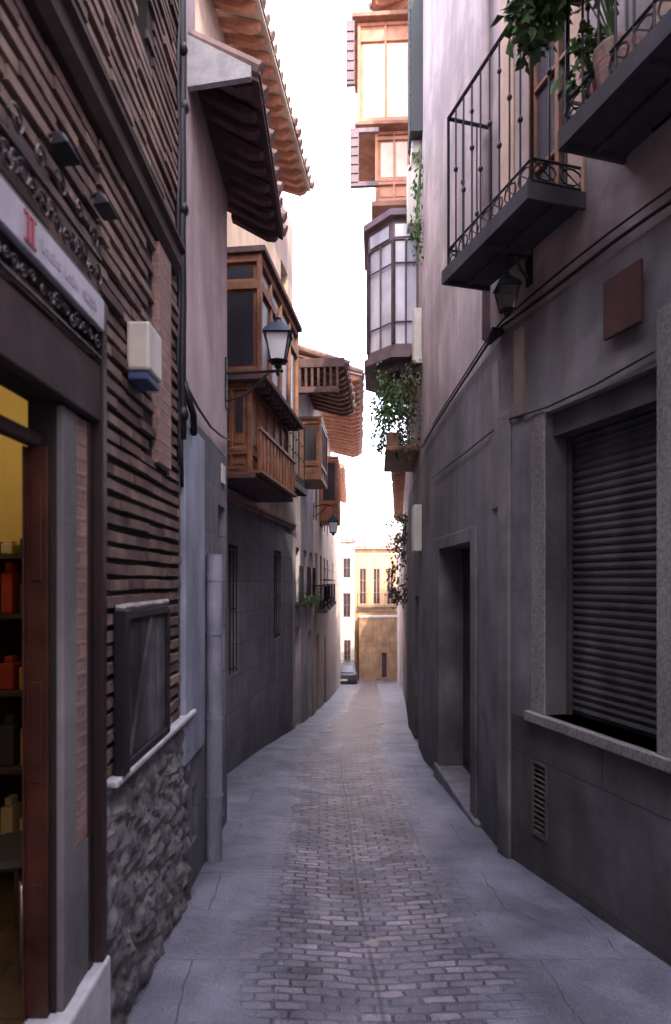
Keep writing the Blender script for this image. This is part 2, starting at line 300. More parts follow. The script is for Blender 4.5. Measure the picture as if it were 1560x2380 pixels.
def grille(parent,F,a,c,h0,h1,o=.02,step=.11,r=.007,name='window_grille'):
    b=MB(); n=max(2,int((c-a)/step))
    for i in range(n+1):
        x=a+(c-a)*i/n; b.tube([F.P(x,o,h0),F.P(x,o,h1)],r,6)
    for y in (h0+.05,(h0+h1)/2,h1-.05): b.fb(F,a,c,o-.006,o+.006,y-.008,y+.008)
    return b.done(name,parent,ironM)
def eave(th,F,a,c,h,proj,rise=.22,sp=.28,raf=woodlM,depth=2.6,rh=.09,rw=.07,soff=None,roofrise=1.0):
    b=MB(); n=int((c-a)/sp)
    for i in range(n+1):
        x=a+.03+(c-a-.1)*i/n+random.uniform(-.015,.015); q=random.uniform(-.01,.006)
        b.pr(F,x,x+rw,[(-.02,h+rise-rh),(proj*.75,h+rise*.25-rh+q),(proj*.93,h-rh*.35+q),(proj,h+q),(-.02,h+rise)])
    b.done('eave_rafters',th,raf)
    b=MB(); b.pr(F,a-.02,c+.02,[(-.02,h+rise+.002),(proj+.04,h-.002),(proj+.04,h+.022),(-.02,h+rise+.03)]); b.done('eave_boards',th,soff or raf)
    b=MB(); k=(roofrise)/(depth); n=int((c-a)/.17)
    z0=h+.04
    b.pr(F,a-.02,c+.02,[(proj+.05,z0),(proj+.05,z0+.02),(-depth,z0+.02+(depth+proj)*k+rise*.5),(-depth,z0+(depth+proj)*k+rise*.5)])
    for i in range(n+1):
        x=a+(c-a)*i/n+random.uniform(-.01,.01)
        b.tube([F.P(x,proj+.07+random.uniform(-.025,.02),z0+.03),F.P(x+.01,-.9,z0+.04+(.9+proj)*k+rise*.2),F.P(x,-depth,z0+.05+(depth+proj)*k+rise*.5)],[.05,.05,.05],8)
    b.done('roof_tiles',th,tileM)
def bay(th,F,a,c,proj,h0,h1,rows,nf=3,ne=1,mat=woodM,gl=darkG,name='bay_window',fw=.045):
    b=MB(); I=.035
    b.fb(F,a+I,c-I,-.02,proj-I,h0+.005,h1-.005)
    for (x,o) in ((a,proj-fw),(c-fw,proj-fw),(a,0),(c-fw,0)): b.fb(F,x,x+fw,o,o+fw,h0,h1)
    ys=sorted({h0,h1}|{r[0] for r in rows}|{r[1] for r in rows})
    for y in ys:
        y0=y if y==h0 else (y-fw if y==h1 else y-fw/2)
        b.fb(F,a+fw,c-fw,proj-fw+.004,proj-.004,y0,y0+fw)
        b.fb(F,a+.004,a+fw-.004,fw,proj-fw,y0,y0+fw)
        b.fb(F,c-fw+.004,c-.004,fw,proj-fw,y0,y0+fw)
    for i in range(1,nf):
        x=a+(c-a)*i/nf; b.fb(F,x-.02,x+.02,proj-fw+.008,proj-.008,h0+fw,h1-fw)
    for i in range(1,ne):
        x=proj*i/ne; b.fb(F,a+.008,a+fw-.008,x-.015,x+.015,h0+fw,h1-fw)
    for r in rows:
        if r[2]=='p':
            b.fb(F,a+I-.012,a+I,fw+.04,proj-fw-.04,r[0]+.06,r[1]-.06)
            for i in range(nf):
                x0=a+(c-a)*i/nf+.06; x1=a+(c-a)*(i+1)/nf-.06; b.fb(F,x0,x1,proj-I,proj-I+.012,r[0]+.06,r[1]-.06)
    o=b.done(name,th,mat,bevel=.004)
    g=MB(); got=False
    for r in rows:
        if r[2]=='g':
            got=True
            g.fb(F,a+I-.004,a+I-.001,fw+.04,proj-fw-.04,r[0]+.05,r[1]-.05)
            g.fb(F,a+fw+.01,c-fw-.01,proj-I+.001,proj-I+.004,r[0]+.03,r[1]-.03)
    if got: g.done('window_glass',o,gl)
    return o
def knob(b,p,r):
    p=Vector(p); b.tube([p+Vector((0,0,-r*1.3)),p+Vector((0,0,-r*.6)),p,p+Vector((0,0,r*.6)),p+Vector((0,0,r*1.3))],[r*.3,r*.85,r,r*.85,r*.3],6)
def railing(b,F,a,c,proj,h,H=1.02,sp=.105,ends=(1,1)):
    def run(P0,P1,n):
        P0=Vector(P0);P1=Vector(P1)
        for i in range(n+1):
            q=P0.lerp(P1,i/n); main=(i==0 or i==n); r=.010 if main else .006
            b.tube([q,q+Vector((0,0,H))],r,6)
            if not main:
                knob(b,q+Vector((0,0,.42 if i%2 else .62)),.016)
                if i%3==0: knob(b,q+Vector((0,0,.85)),.014)
        for z,r in ((H,.013),(.14,.008),(.02,.01)): b.tube([P0+Vector((0,0,z)),P1+Vector((0,0,z))],r,6)
        m=max(2,int((P1-P0).length/.14))
        for i in range(m):
            A=P0.lerp(P1,i/m);B=P0.lerp(P1,(i+1)/m); c0=(A+B)/2+Vector((0,0,.08)); d=(B-A)*.5
            b.tube([c0+d*math.cos(t)*.85+Vector((0,0,.045*math.sin(t))) for t in [k*math.pi/5 for k in range(11)]],.005,5,cap=False)
            b.tube([A+Vector((0,0,.02)),B+Vector((0,0,.14))],.004,5)
    n=max(3,int((c-a)/sp)); run(F.P(a,proj-.02,h),F.P(c,proj-.02,h),n)
    m=max(3,int(proj/sp))
    if ends[0]: run(F.P(a,0,h),F.P(a,proj-.02,h),m)
    if ends[1]: run(F.P(c,0,h),F.P(c,proj-.02,h),m)
def balcony(th,F,a,c,proj,h,H=1.02,th_=.05,name='balcony',sp=.105):
    b=MB(); b.fb(F,a,c,0.0,proj,h,h+th_*.5)
    b.fb(F,a-.012,c+.012,proj-.004,proj+.02,h-.03,h+th_)
    b.fb(F,a-.014,a+.006,0,proj-.004,h-.03,h+th_); b.fb(F,c-.006,c+.014,0,proj-.004,h-.03,h+th_)
    k=max(2,int((c-a)/.4))
    for i in range(1,k): x=a+(c-a)*i/k; b.fb(F,x-.015,x+.015,0.01,proj-.006,h-.03,h-.001)
    b.fb(F,a+.006,c-.006,proj*.5-.012,proj*.5+.012,h-.025,h-.002)
    o=b.done(name,th,slabM)
    r=MB(); railing(r,F,a+.01,c-.01,proj,h+th_,H,sp); r.done('railing',o,ironM)
    return o
def scroll(b,F,s,h,o,r,turn=1,flip=1,th=.006):
    pts=[]
    for k in range(22):
        t=k/21*turn*2*math.pi*1.4; rr=r*(1-k/21*.85)
        pts.append(F.P(s+flip*rr*math.cos(t),o,h+rr*math.sin(t)))
    b.tube(pts,th,5)
def leaves(b,centers,n,spread,size,droop=.3,zs=1):
    for _ in range(n):
        c=Vector(random.choice(centers)); d=Vector((random.gauss(0,spread),random.gauss(0,spread),random.gauss(0,spread*zs)))
        p=c+d; a=Vector((random.uniform(-1,1),random.uniform(-1,1),random.uniform(-1,.4)-droop)).normalized()
        s=a.cross(Vector((random.uniform(-1,1),random.uniform(-1,1),random.uniform(-1,1)))).normalized(); sz=size*random.uniform(.5,1.3)
        nrm=a.cross(s)*sz*.12
        b.add([p,p+a*sz*.45+s*sz*.28+nrm,p+a*sz,p+a*sz*.45-s*sz*.28+nrm],[(0,1,2),(0,2,3)])
# GROUND + STREET
ys=[-200,-20]+[i*.5 for i in range(-10,100)]+[50,55,60,100,300,900]; ys=sorted(set(ys))
b=MB()
xs=[-500,-30,0,30,500]
for i,y in enumerate(ys):
    for x in xs: b.v.append(Vector((x,y,G(y)-.004)))
for i in range(len(ys)-1):
    for j in range(len(xs)-1):
        k=i*len(xs)+j; b.f.append([k,k+1,k+1+len(xs),k+len(xs)]); b.m.append(0)
g=b.done('ground',None,groundM); g['kind']='structure'; g['label']='cement ground sloping gently down along the alley'
CL=[(-20,.2),(2.57,.2),(4.15,.14),(6.5,.04),(8,.09),(10,.25),(15,.65),(31,1.6),(45,2.4)]
LW=[(-10,-.84),(5.0,-.84),(5.01,-1.3),(10.1,-.67),(13,-.45),(21,-.15),(26,0),(38,.3),(45,.3)]
RW=[(-10,5.27),(4.33,1.11),(6.75,1.02),(7.3,1.0),(10.6,1.2),(15,1.65),(31,3.2),(45,4.3)]
yy=[-9+i*.2 for i in range(0,272)]
me=bpy.data.meshes.new('street'); vs=[];uvs=[];fs=[];NU=25
for y in yy:
    l=lerpt(LW,y)-.06; r=lerpt(RW,y)+.06; c=lerpt(CL,y)+.02*math.sin(y*1.3)
    for j in range(NU):
        x=l+(r-l)*j/(NU-1); u=x-c
        sag=-.03*math.exp(-(u/.35)**2)
        vs.append((x,y,G(y)+EYE+.03+sag+.008*noise.noise(Vector((x*2,y*2,0))))); uvs.append((u,y))
for i in range(len(yy)-1):
    for j in range(NU-1): k=i*NU+j; fs.append((k,k+1,k+1+NU,k+NU))
me.from_pydata(vs,[],fs); me.materials.append(streetM); ul=me.uv_layers.new(name='UVMap')
for p in me.polygons:
    p.use_smooth=True
    for li in p.loop_indices: ul.data[li].uv=uvs[me.loops[li].vertex_index]
st=bpy.data.objects.new('street',me); COL.objects.link(st); st['kind']='structure'; st['label']='narrow street paved with worn setts and slabs'
# LEFT: BRICK BUILDING
FL=Fr((-.84,-8),(-.84,3.45))
th=thing('brick_building','dark mauve brick building with a shop doorway beside the alley','building',(-.84,2,G(2)))
b=MB(); facade(b,FL,-8,3.45,-2.2,5,[(.95,1.94,-1.43,.54,.085),(2.63,2.88,2.35,3.6,.15)]); shell(b,FL,-8,3.45,-2.2,5,6); b.done('wall',th,mortarM)
b=MB()
def courses(a,c,h0,h1,skip=()):
    h=h0; k=0
    while h<h1:
        x=a-(k%2)*.12-random.uniform(0,.05)
        wob=random.uniform(-.004,.004)
        while x<c:
            L=random.uniform(.21,.28); x0=max(a,x); x1=min(c,x+L-.004)
            if x1-x0>.02 and not any(s[0]<(x0+x1)/2<s[1] and s[2]<h+.02<s[3] for s in skip):
                o=.015+random.uniform(-.006,.008); z=h+wob+random.uniform(-.002,.002); z2=z+random.uniform(-.003,.003)
                b.hexa([FL.P(x0,-.002,z),FL.P(x1,-.002,z2),FL.P(x1,o,z2+.002),FL.P(x0,o+random.uniform(-.003,.003),z+.002),FL.P(x0,-.002,z+.043),FL.P(x1,-.002,z2+.043),FL.P(x1,o-.002,z2+.039),FL.P(x0,o-.002,z+.039)])
            x+=L
        h+=.062; k+=1
courses(2.26,3.43,-.72,1.54,[(2.9,3.19,.5,1.6)])
courses(.9,3.43,1.72,4.98,[(2.58,2.93,2.3,3.65)])
courses(.9,2.24,.76,1.54)
b.done('brick_courses',th,brickM)
b=MB(); b.pr(FL,-8,3.3,[(-.002,1.56),(.03,1.56),(.055,1.6),(.055,1.66),(.075,1.68),(.075,1.70),(-.002,1.71)]); b.done('cornice',th,wooddM)
window(th,FL,2.63,2.88,2.35,3.6,-.1,2,3,rustM)
b=MB(); b.fb(FL,2.95,3.17,-.01,.035,.54,1.555); b.done('brick_pilaster',th,redbrickM,bevel=.006)
b=MB(); b.fb(FL,.9,2.2,.0,.04,.54,.73); b.fb(FL,.95,1.94,-.08,-.04,.40,.44); b.done('door_lintel',th,wooddM,bevel=.006)
b=MB(); b.fb(FL,1.945,2.05,-.01,.02,-1.43,.53); b.done('plaster_pilaster',th,greyplM,bevel=.006)
b=MB(); b.fb(FL,2.055,2.15,-.01,.014,-.85,.53); b.done('brick_quoin',th,redbrickM,bevel=.004)
b=MB(); b.fb(FL,2.055,2.15,-.01,.016,-1.43,-.855); b.done('plaster_quoin',th,greyplM)
b=MB(); b.fb(FL,2.195,2.235,0,.05,-1.3,.95); b.fb(FL,2.152,2.19,-.01,.02,-1.43,.535); b.done('steel_post',th,rustM,bevel=.004)
b=MB(); b.fb(FL,.5,2.25,-.08,.06,-1.9,-1.30); b.done('door_step',th,paleStone,bevel=.012)
b=MB(); na,nh=120,76; a0,a1=2.255,3.62
for i in range(na+1):
    for j in range(nh+1):
        s=a0+(a1-a0)*i/na; h=-2.0+(1.25)*j/nh
        q=Vector((s*5.5,h*11,3.3)); d,_=noise.voronoi(q+noise.noise_vector(q*1.3)*.25)
        e=min(1,(d[1]-d[0])*3.2); o=.008+.035*e*(.6+.5*noise.noise(q*.9))+.012*noise.fractal(Vector((s*22,h*22,1)),1,2,4)
        b.v.append(FL.P(s,o,h))
for i in range(na):
    for j in range(nh): k=i*(nh+1)+j; b.f.append([k,k+nh+1,k+nh+2,k+1]); b.m.append(0)
b.done('rubble_dado',th,rubbleM)
b=MB(); b.fb(FL,2.33,3.66,-.01,.055,-.752,-.725); b.done('stone_ledge',th,paleStone,bevel=.008)
b=MB(); b.fb(FL,1.915,1.938,-.08,-.015,-1.30,.40)
for z in (-1.2,-.6,.0): b.fb(FL,1.91,1.916,-.065,-.03,z,z+.3)
b.fb(FL,1.90,1.916,-.084,-.078,-1.3,.4)
b.done('door_frame',th,doorredM,bevel=.003)
b=MB()
def quad(*p): b.add([FL.P(*x) for x in p],[(0,1,2,3)])
I0=-.09
quad((3.35,I0,-1.43),(3.35,-3,-1.43),(3.35,-3,1.3),(3.35,I0,1.3)); quad((.5,-3,-1.43),(3.35,-3,-1.43),(3.35,-3,1.3),(.5,-3,1.3)); quad((.5,I0,1.3),(3.35,I0,1.3),(3.35,-3,1.3),(.5,-3,1.3)); quad((.5,I0,-1.43),(.5,-3,-1.43),(.5,-3,1.3),(.5,I0,1.3))
quad((1.95,I0,-1.43),(3.35,I0,-1.43),(3.35,I0,1.3),(1.95,I0,1.3))
b.done('shop_interior',th,yellowM)
b=MB(); quad((.5,I0,-1.42),(3.35,I0,-1.42),(3.35,-3,-1.42),(.5,-3,-1.42)); b.done('shop_floor',th,floorM)
b=MB()
for z in (.12,-.15,-.5,-.85,-1.2): b.fb(FL,2.9,3.3,-2.4,-.12,z-.02,z)
for o in (-2.4,-1.7,-.95,-.15): b.fb(FL,2.89,3.3,o,o+.03,-1.42,.14)
b.fb(FL,3.3,3.32,-2.4,-.12,-1.42,.14)
b.done('display_shelf',th,wooddM)
for z in (.121,-.15,-.5,-.85,-1.2):
    for i in range(9):
        o=-.24-.085*i
        t=thing('packaged_goods','small packet of goods standing on the shop shelf','package',FL.P(3.0,o,z+.001),'goods on the shop shelves')
        w=random.uniform(.022,.036); hh=random.uniform(.12,.27)
        if z>0: hh*=.5
        bb=MB(); bb.fb(FL,2.95,3.04,o-w,o+w,z+.001,z+hh*.8); bb.fb(FL,2.965,3.025,o-w*.6,o+w*.6,z+hh*.8,z+hh)
        bb.done('packet',t,random.choice([goodsA,goodsA,goodsB,goodsC,goodsC,goodsC,goodsD]),bevel=.006)
t=thing('metal_stool','dark stool with curved chrome tube legs inside the doorway','stool',FL.P(2.45,-.36,-1.42))
chromeM=M('chrome_tube',(.6,.6,.62),rough=.2,metal=.9,streak=0,bump=0)
bb=MB(); c=FL.P(2.45,-.36,-1.02); bb.tube([c+Vector((0,0,-.02)),c,c+Vector((0,0,.02))],[.15,.17,.15],18); bb.done('seat',t,goodsC)
for k in range(4):
    a=k*math.pi/2+.5; bb=MB(); d=Vector((math.cos(a),math.sin(a),0)); bb.tube([c+d*.1+Vector((0,0,-.02)),c+d*.17+Vector((0,0,-.1)),c+d*.2+Vector((0,0,-.40))],.011,6); bb.done('leg',t,chromeM,smooth=True)
b=MB(); pts=[FL.P(3.41+.01*math.sin(k*1.9),.03,.75+k*.18) for k in range(24)]; b.tube(pts,.022,8)
for k in range(0,24):
    if random.random()<.4: knob(b,FL.P(3.41+random.uniform(-.01,.01),.035,.8+k*.18+random.random()*.1),random.uniform(.026,.036))
pts=[FL.P(3.37+.02*math.sin(k*1.3),.02,.6+k*.155) for k in range(28)]; b.tube(pts,.012,6)
pts=[FL.P(3.435+.012*math.sin(k*2.1+1),.022,.5+k*.155) for k in range(28)]; b.tube(pts,.009,6)
b.tube([FL.P(3.41,.04,1.05),FL.P(3.5,.07,.9),FL.P(3.6,.05,.82)],.02,6)
b.done('drainpipe',th,ironM,smooth=True)
th=thing('shop_sign','long white shop name board with red emblem above the door','sign',FL.P(1.7,.04,.83))
b=MB(); b.fb(FL,.95,2.18,.04,.06,.84,.945); b.fb(FL,.95,2.18,.015,.04,.86,.925); o=b.done('board',th,signM,bevel=.004)
b=MB()
for s in (1.63,1.655): b.fb(FL,s,s+.012,.06,.064,.865,.925)
b.fb(FL,1.615,1.68,.06,.063,.926,.934); b.fb(FL,1.615,1.68,.06,.063,.856,.863); b.done('emblem',o,redM)
b=MB()
for i in range(16):
    s=1.715+i*.025
    if i in (5,10): continue
    zt=.896+random.choice((0,.012)); b.fb(FL,s,s+.003,.06,.062,.876,zt)
    if i%3: b.fb(FL,s+.003,s+.014,.06,.062,.893,.896)
    if i%2: b.fb(FL,s+.011,s+.014,.06,.062,.876,.893)
    else: b.fb(FL,s+.003,s+.014,.06,.062,.876,.879)
b.done('lettering',o,greylet)
th=thing('iron_scrollwork','wrought iron scrollwork framing the shop name board','ironwork',FL.P(1.7,.03,.8))
b=MB()
for i in range(18):
    s=1.3+i*.05+random.uniform(-.01,.01); scroll(b,FL,s,.79+random.uniform(-.01,.01),.045,random.uniform(.016,.03),1,1 if i%2 else -1,.0035); scroll(b,FL,s,1.02+random.uniform(-.02,.02),.045,random.uniform(.022,.045),1,-1 if i%2 else 1,.0035)
for i in range(7):
    s=1.35+i*.13; scroll(b,FL,s,1.15+random.uniform(-.02,.02),.045,random.uniform(.03,.05),1,1 if i%2 else -1,.004)
b.fb(FL,1.2,2.18,.04,.05,.75,.757); b.fb(FL,1.2,2.18,.04,.05,1.08,1.088); b.fb(FL,1.2,2.18,.04,.05,.957,.964)
b.done('scrolls',th,M('grey_worn_iron',(.14,.13,.135),(.04,.036,.04),ns=12,rough=.45,streak=0,metal=.5))
for (s,h) in ((1.84,1.24),(2.16,1.26)):
    th=thing('spotlight','black spotlight on a short arm fixed to the brick wall','lamp',FL.P(s,.0,h),'spotlights above the shop sign')
    b=MB(); b.tube([FL.P(s,.0,h+.02),FL.P(s,.04,h+.035),FL.P(s,.075,h+.02)],.006,6); b.fb(FL,s-.02,s+.02,0,.012,h-.01,h+.05); b.done('arm',th,wooddM)
    b=MB(); b.hexa([FL.P(s-.05,.045,h-.03),FL.P(s+.05,.045,h-.03),FL.P(s+.055,.10,h-.022),FL.P(s-.055,.10,h-.022),FL.P(s-.025,.05,h+.03),FL.P(s+.025,.05,h+.03),FL.P(s+.025,.075,h+.022),FL.P(s-.025,.075,h+.022)]); b.done('lamp_head',th,ironM,bevel=.005)
th=thing('wall_box','white plastic box with blue base fixed on brick wall','fixture',FL.P(2.6,0,.8))
b=MB(); b.fb(FL,2.55,2.74,.012,.105,.835,1.03); b.done('box_body',th,whiteM,bevel=.012)
b=MB(); b.fb(FL,2.56,2.73,.015,.095,.80,.833); b.done('box_base',th,blueboxM,bevel=.006)
th=thing('shutter_panel','weathered grey wooden shutter in dark frame standing on the ledge','shutter',FL.P(2.7,.02,-.72))
b=MB(); b.fb(FL,2.385,2.44,.02,.065,-.722,-.11); b.fb(FL,3.05,3.09,.02,.05,-.722,-.13); b.fb(FL,2.44,3.05,.02,.05,-.15,-.115); b.fb(FL,2.44,3.05,.02,.05,-.722,-.69); b.done('frame',th,ironM,bevel=.004)
b=MB()
for i in range(5): s=2.445+i*.12; b.fb(FL,s,s+.116,.02,.036+random.uniform(-.003,.003),-.69,-.15)
b.tube([FL.P(2.5,.04,-.68),FL.P(2.78,.046,-.16)],.01,5)
b.done('boards',th,woodgM,bevel=.003)
b=MB()
for i in range(12): s=2.4+i*.057; b.tube([FL.P(s,.02,-.1),FL.P(s+.02,.05,-.105+.01*random.random())],.014,6)
b.done('tile_capping',th,graniteM)
# HOUSE B
FB=Fr((-.84,3.45),(-.84,5.0))
th=thing('plaster_house','lilac plaster house with deep dark wooden eave','house',(-.84,4.2,G(4.2)))
b=MB(); facade(b,FB,3.45,5.0,.95,2.98,[(3.47,3.58,1.45,2.5,.05)]); shell(b,FB,3.45,5.0,-2.3,2.98,5)
b.fb(FB,3.451,3.86,-3,.0,2.981,6.5); b.done('wall',th,lilacM)
b=MB(); facade(b,FB,3.45,5.0,-2.4,.93,[(4.62,4.9,-1.75,.55,.25),(3.78,3.93,-1.55,-1.22,.08)])
b.add([FB.P(3.45,0,.93),FB.P(5,0,.93),FB.P(5,0,.95),FB.P(3.45,0,.95)],[(0,1,2,3)]); b.done('lower_wall',th,greyblockM)
b=MB(); b.pr(FB,3.47,3.98,[(.0,-1.0),(.035,-1.0),(.035,.86),(.0,.9)]); b.done('plaster_buttress',th,bluepl,bevel=.008)
b=MB(); b.fb(FB,4.62,4.9,-.25,-.2,-1.75,.55); b.done('door',th,wooddM)
b=MB()
for k in range(8): b.fb(FB,3.785,3.925,-.06,-.03,-1.54+k*.04,-1.52+k*.04)
b.fb(FB,3.78,3.93,-.08,-.06,-1.55,-1.22)
b.done('vent_grille',th,ironM)
b=MB(); b.tube([FB.P(4.18,.055,G(4.2)),FB.P(4.18,.055,-.9),FB.P(4.18,.055,.17)],.052,16)
for z in (-1.4,-.9,-.35,.0): b.tube([FB.P(4.18,.055,z),FB.P(4.18,.055,z+.02)],.057,16)
b.done('drainpipe',th,pipeM)
b=MB(); b.fb(FB,4.72,4.86,.0,.012,.72,.86); b.done('tile_plaque',th,whiteM,bevel=.003)
eave(th,FB,3.72,5.4,2.86,.36,.2,.17,eaveD,depth=2.5,rh=.07,roofrise=1.1)
b=MB(); b.pr(FB,3.66,3.70,[(-.02,2.8),(.36,2.86),(.36,2.92),(.0,3.1),(-1.2,3.75),(-1.2,2.8)]); b.done('gable_end',th,paleStone)
b=MB(); b.tube([FB.P(3.5,.03,1.06),FB.P(3.8,.03,1.02),FB.P(4.2,.03,1.0),FB.P(4.6,.03,1.03),FB.P(4.98,.03,1.08)],.008,5); b.done('wall_cable',th,ironM)
def lantern(F,s,o,h,arm_o,scale=1,kind='stand',label='black iron street lantern with milky glass on wall bracket',gm=milkM):
    th=thing('wall_lantern',label,'street lamp',F.P(s,0,h),'wall lanterns along the alley')
    sc=scale; c=F.P(s,o,h)
    def ring(r,z): return [c+Vector((r*sc*math.cos(math.pi/4+k*math.pi/2),r*sc*math.sin(math.pi/4+k*math.pi/2),z*sc)) for k in range(4)]
    b=MB(); lo=ring(.085,.06); hi=ring(.145,.29)
    for k in range(4): b.tube([lo[k],hi[k]],.008*sc,5)
    for k in range(4): b.tube([lo[k],lo[(k+1)%4]],.008*sc,5); b.tube([hi[k],hi[(k+1)%4]],.011*sc,5)
    b.tube([c+Vector((0,0,.0)),c+Vector((0,0,.02*sc)),c+Vector((0,0,.04*sc)),c+Vector((0,0,.065*sc))],[.02*sc,.035*sc,.03*sc,.09*sc],10)
    b.done('lamp_frame',th,ironM)
    b=MB(); A=ring(.08,.065);B=ring(.138,.285); b.add(A+B,[(0,1,5,4),(1,2,6,5),(2,3,7,6),(3,0,4,7),(0,3,2,1)]); b.done('lamp_glass',th,gm)
    b=MB(); A=ring(.175,.29);B=ring(.15,.325);C=ring(.07,.39); b.add(A+B+C,[(0,3,2,1),(0,1,5,4),(1,2,6,5),(2,3,7,6),(3,0,4,7),(4,5,9,8),(5,6,10,9),(6,7,11,10),(7,4,8,11),(8,9,10,11)])
    b.tube([c+Vector((0,0,z*sc)) for z in (.385,.41,.42,.44,.46,.49)],[.05*sc,.045*sc,.02*sc,.03*sc,.012*sc,.003*sc],8)
    b.done('lamp_cap',th,capM)
    b=MB()
    if kind=='stand':
        b.tube([F.P(s,0,h-.04*sc),F.P(s,o,h-.02*sc),F.P(s,o+.04,h-.02*sc)],.012,6)
        b.tube([F.P(s,.0,h-.25),F.P(s,arm_o*.4,h-.2),F.P(s,arm_o*.8,h-.04)],.009,6)
        b.fb(F,s-.03,s+.03,0,.012,h-.3,h+.08)
        b.tube([c+Vector((0,0,-.05)),c+Vector((0,0,.02))],.016,6)
    else:
        b.tube([F.P(s,0,h+.62*sc),F.P(s,o*.5,h+.66*sc),F.P(s,o,h+.62*sc),c+Vector((0,0,.48*sc))],.011,6)
        b.tube([F.P(s,0,h+.4*sc),F.P(s,o*.4,h+.5*sc),F.P(s,o*.7,h+.64*sc)],.009,6); b.fb(F,s-.03,s+.03,0,.012,h+.35*sc,h+.7*sc)
    b.done('lamp_bracket',th,ironM)
lantern(FB,4.93,.40,1.62,.40,.88)
# HOUSE C
FC=Fr((-1.30,5.0),(-.67,10.1))
th=thing('grey_stone_house','tall house with grey stone ground floor and wooden bay','house',(-1.0,7.5,G(7.5)))
b=MB(); facade(b,FC,5.0,10.1,-2.9,.84,[(6.62,7.0,-.98,.38,.18),(8.75,9.25,-.8,.42,.18)]); b.done('lower_wall',th,greyblockM)
b=MB(); facade(b,FC,5.0,10.1,.84,5.5,[(8.7,9.3,1.4,2.6,.2),(9.2,9.7,3.3,4.6,.2)]); shell(b,FC,5.0,10.1,-2.9,5.5,5); b.done('wall',th,creamM)
for (a,c,h0,h1) in ((6.62,7.0,-.98,.38),(8.75,9.25,-.8,.42)):
    w=window(th,FC,a,c,h0,h1,-.17,1,2,wooddM); grille(w,FC,a,c,h0,h1,-.02)
for (a,c,h0,h1) in ((8.7,9.3,1.4,2.6),(9.2,9.7,3.3,4.6)): window(th,FC,a,c,h0,h1,-.17,2,2,woodM)
b=MB(); b.fb(FC,5.0,10.08,-.01,.07,.84,.88); b.fb(FC,5.0,10.08,-.01,.05,.80,.84); b.done('string_course',th,redbrickM,bevel=.008)
bay(th,FC,6.0,7.9,.5,1.90,3.02,[(1.95,2.72,'g'),(2.76,2.97,'g')],nf=4,ne=1)
bay(th,FC,6.03,7.8,.40,1.0,1.84,[(1.03,1.2,'p'),(1.22,1.8,'p')],nf=5,ne=2,name='bay_window_base')
for (a,c,o,h0,h1) in ((5.95,7.95,.56,1.845,1.895),(5.97,7.92,.54,3.022,3.08),(6.0,7.85,.44,.95,.995)):
    b=MB(); b.fb(FC,a,c,-.01,o,h0,h1)
    if h0==1.845:
        for i in range(10): s=6.02+i*.19; b.fb(FC,s,s+.05,.402,.52,1.79,1.847)
    b.done('bay_cornice',th,eaveD,bevel=.006)
b=MB()
for i in range(12): s=6.06+i*.15; b.tube([FC.P(s,.47,1.03),FC.P(s,.47,1.2),FC.P(s,.47,1.4)],[.018,.026,.012],6)
b.fb(FC,6.02,7.8,.45,.49,1.4,1.43); b.fb(FC,6.02,7.8,.4,.5,1.0,1.03); b.done('bay_balustrade',th,woodM)
b=MB(); b.fb(FC,6.046,6.052,.1,.17,1.38,1.72); b.fb(FC,6.046,6.052,.24,.31,1.38,1.72); b.done('bay_side_glass',th,darkG)
balcony(th,FC,8.4,9.7,.28,1.3,.95)
eave(th,FC,5.3,9.0,5.4,.42,.16,.19,woodlM,depth=2.6,rh=.1,soff=whiteHouse)
# HOUSE D
FD=Fr((-.67,10.1),(-.45,13))
th=thing('whitewashed_house','pale house with broad wooden eave and small bay','house',(-.55,11.5,G(11.5)))
ops=[(10.45,10.95,-.35,.55,.15),(11.5,12.0,-.35,.55,.15),(12.4,12.85,-.35,.55,.15),(10.4,11.1,-2.5,-.75,.2),(12.1,12.7,-2.9,-.95,.2)]
paleD=M('pale_lilac_render',(.58,.53,.56),(.4,.365,.4),ns=1.8,streak=.35,grime=.4,blotch=.15)
b=MB(); facade(b,FD,10.1,13,-3.2,3.55,ops); shell(b,FD,10.1,13,-3.2,3.55,5); b.done('wall',th,paleD)
for o in ops[:3]:
    w=window(th,FD,o[0],o[1],o[2],o[3],-.13,2,2,wooddM); grille(w,FD,o[0],o[1],o[2]-.02,o[3]-.3,.06)
    b=MB(); b.fb(FD,o[0]-.05,o[1]+.05,0,.12,o[2]-.06,o[2]-.02); b.done('window_sill',w,slabM)
for o in ops[3:]:
    b=MB(); b.fb(FD,o[0],o[1],-.2,-.15,o[2],o[3]); b.fb(FD,(o[0]+o[1])/2-.02,(o[0]+o[1])/2+.02,-.15,-.13,o[2],o[3]); b.done('door',th,woodM)
eave(th,FD,10.45,13.2,3.42,.78,.22,.3,woodM,depth=3,rh=.13,rw=.1)
b=MB(); b.fb(FD,10.3,10.42,-.02,.8,3.4,3.55); b.fb(FD,10.3,10.42,-.02,.7,3.0,3.1)
for i in range(7): b.fb(FD,10.31,10.40,.06+i*.1,.1+i*.1,3.101,3.399)
b.done('eave_bracket',th,eaveD,bevel=.01)
bay(th,FD,10.8,12.0,.38,1.7,2.75,[(1.75,1.95,'p'),(1.97,2.65,'g')],nf=3,mat=woodM)
FE=Fr((-.45,13),(-.15,21)); FE2=Fr((-.15,21),(0,26))
th=thing('orange_eave_house','tall pale house with bright orange wooden eave','house',(-.3,17,G(17)))
ops=[(13.6+i*1.6,14.3+i*1.6,-.6,.6,.15) for i in range(4)]+[(13.6+i*1.6,14.3+i*1.6,1.3,2.6,.15) for i in range(4)]+[(14,14.9,-3.1,-1.2,.2),(17,18,-3.5,-1.5,.2)]
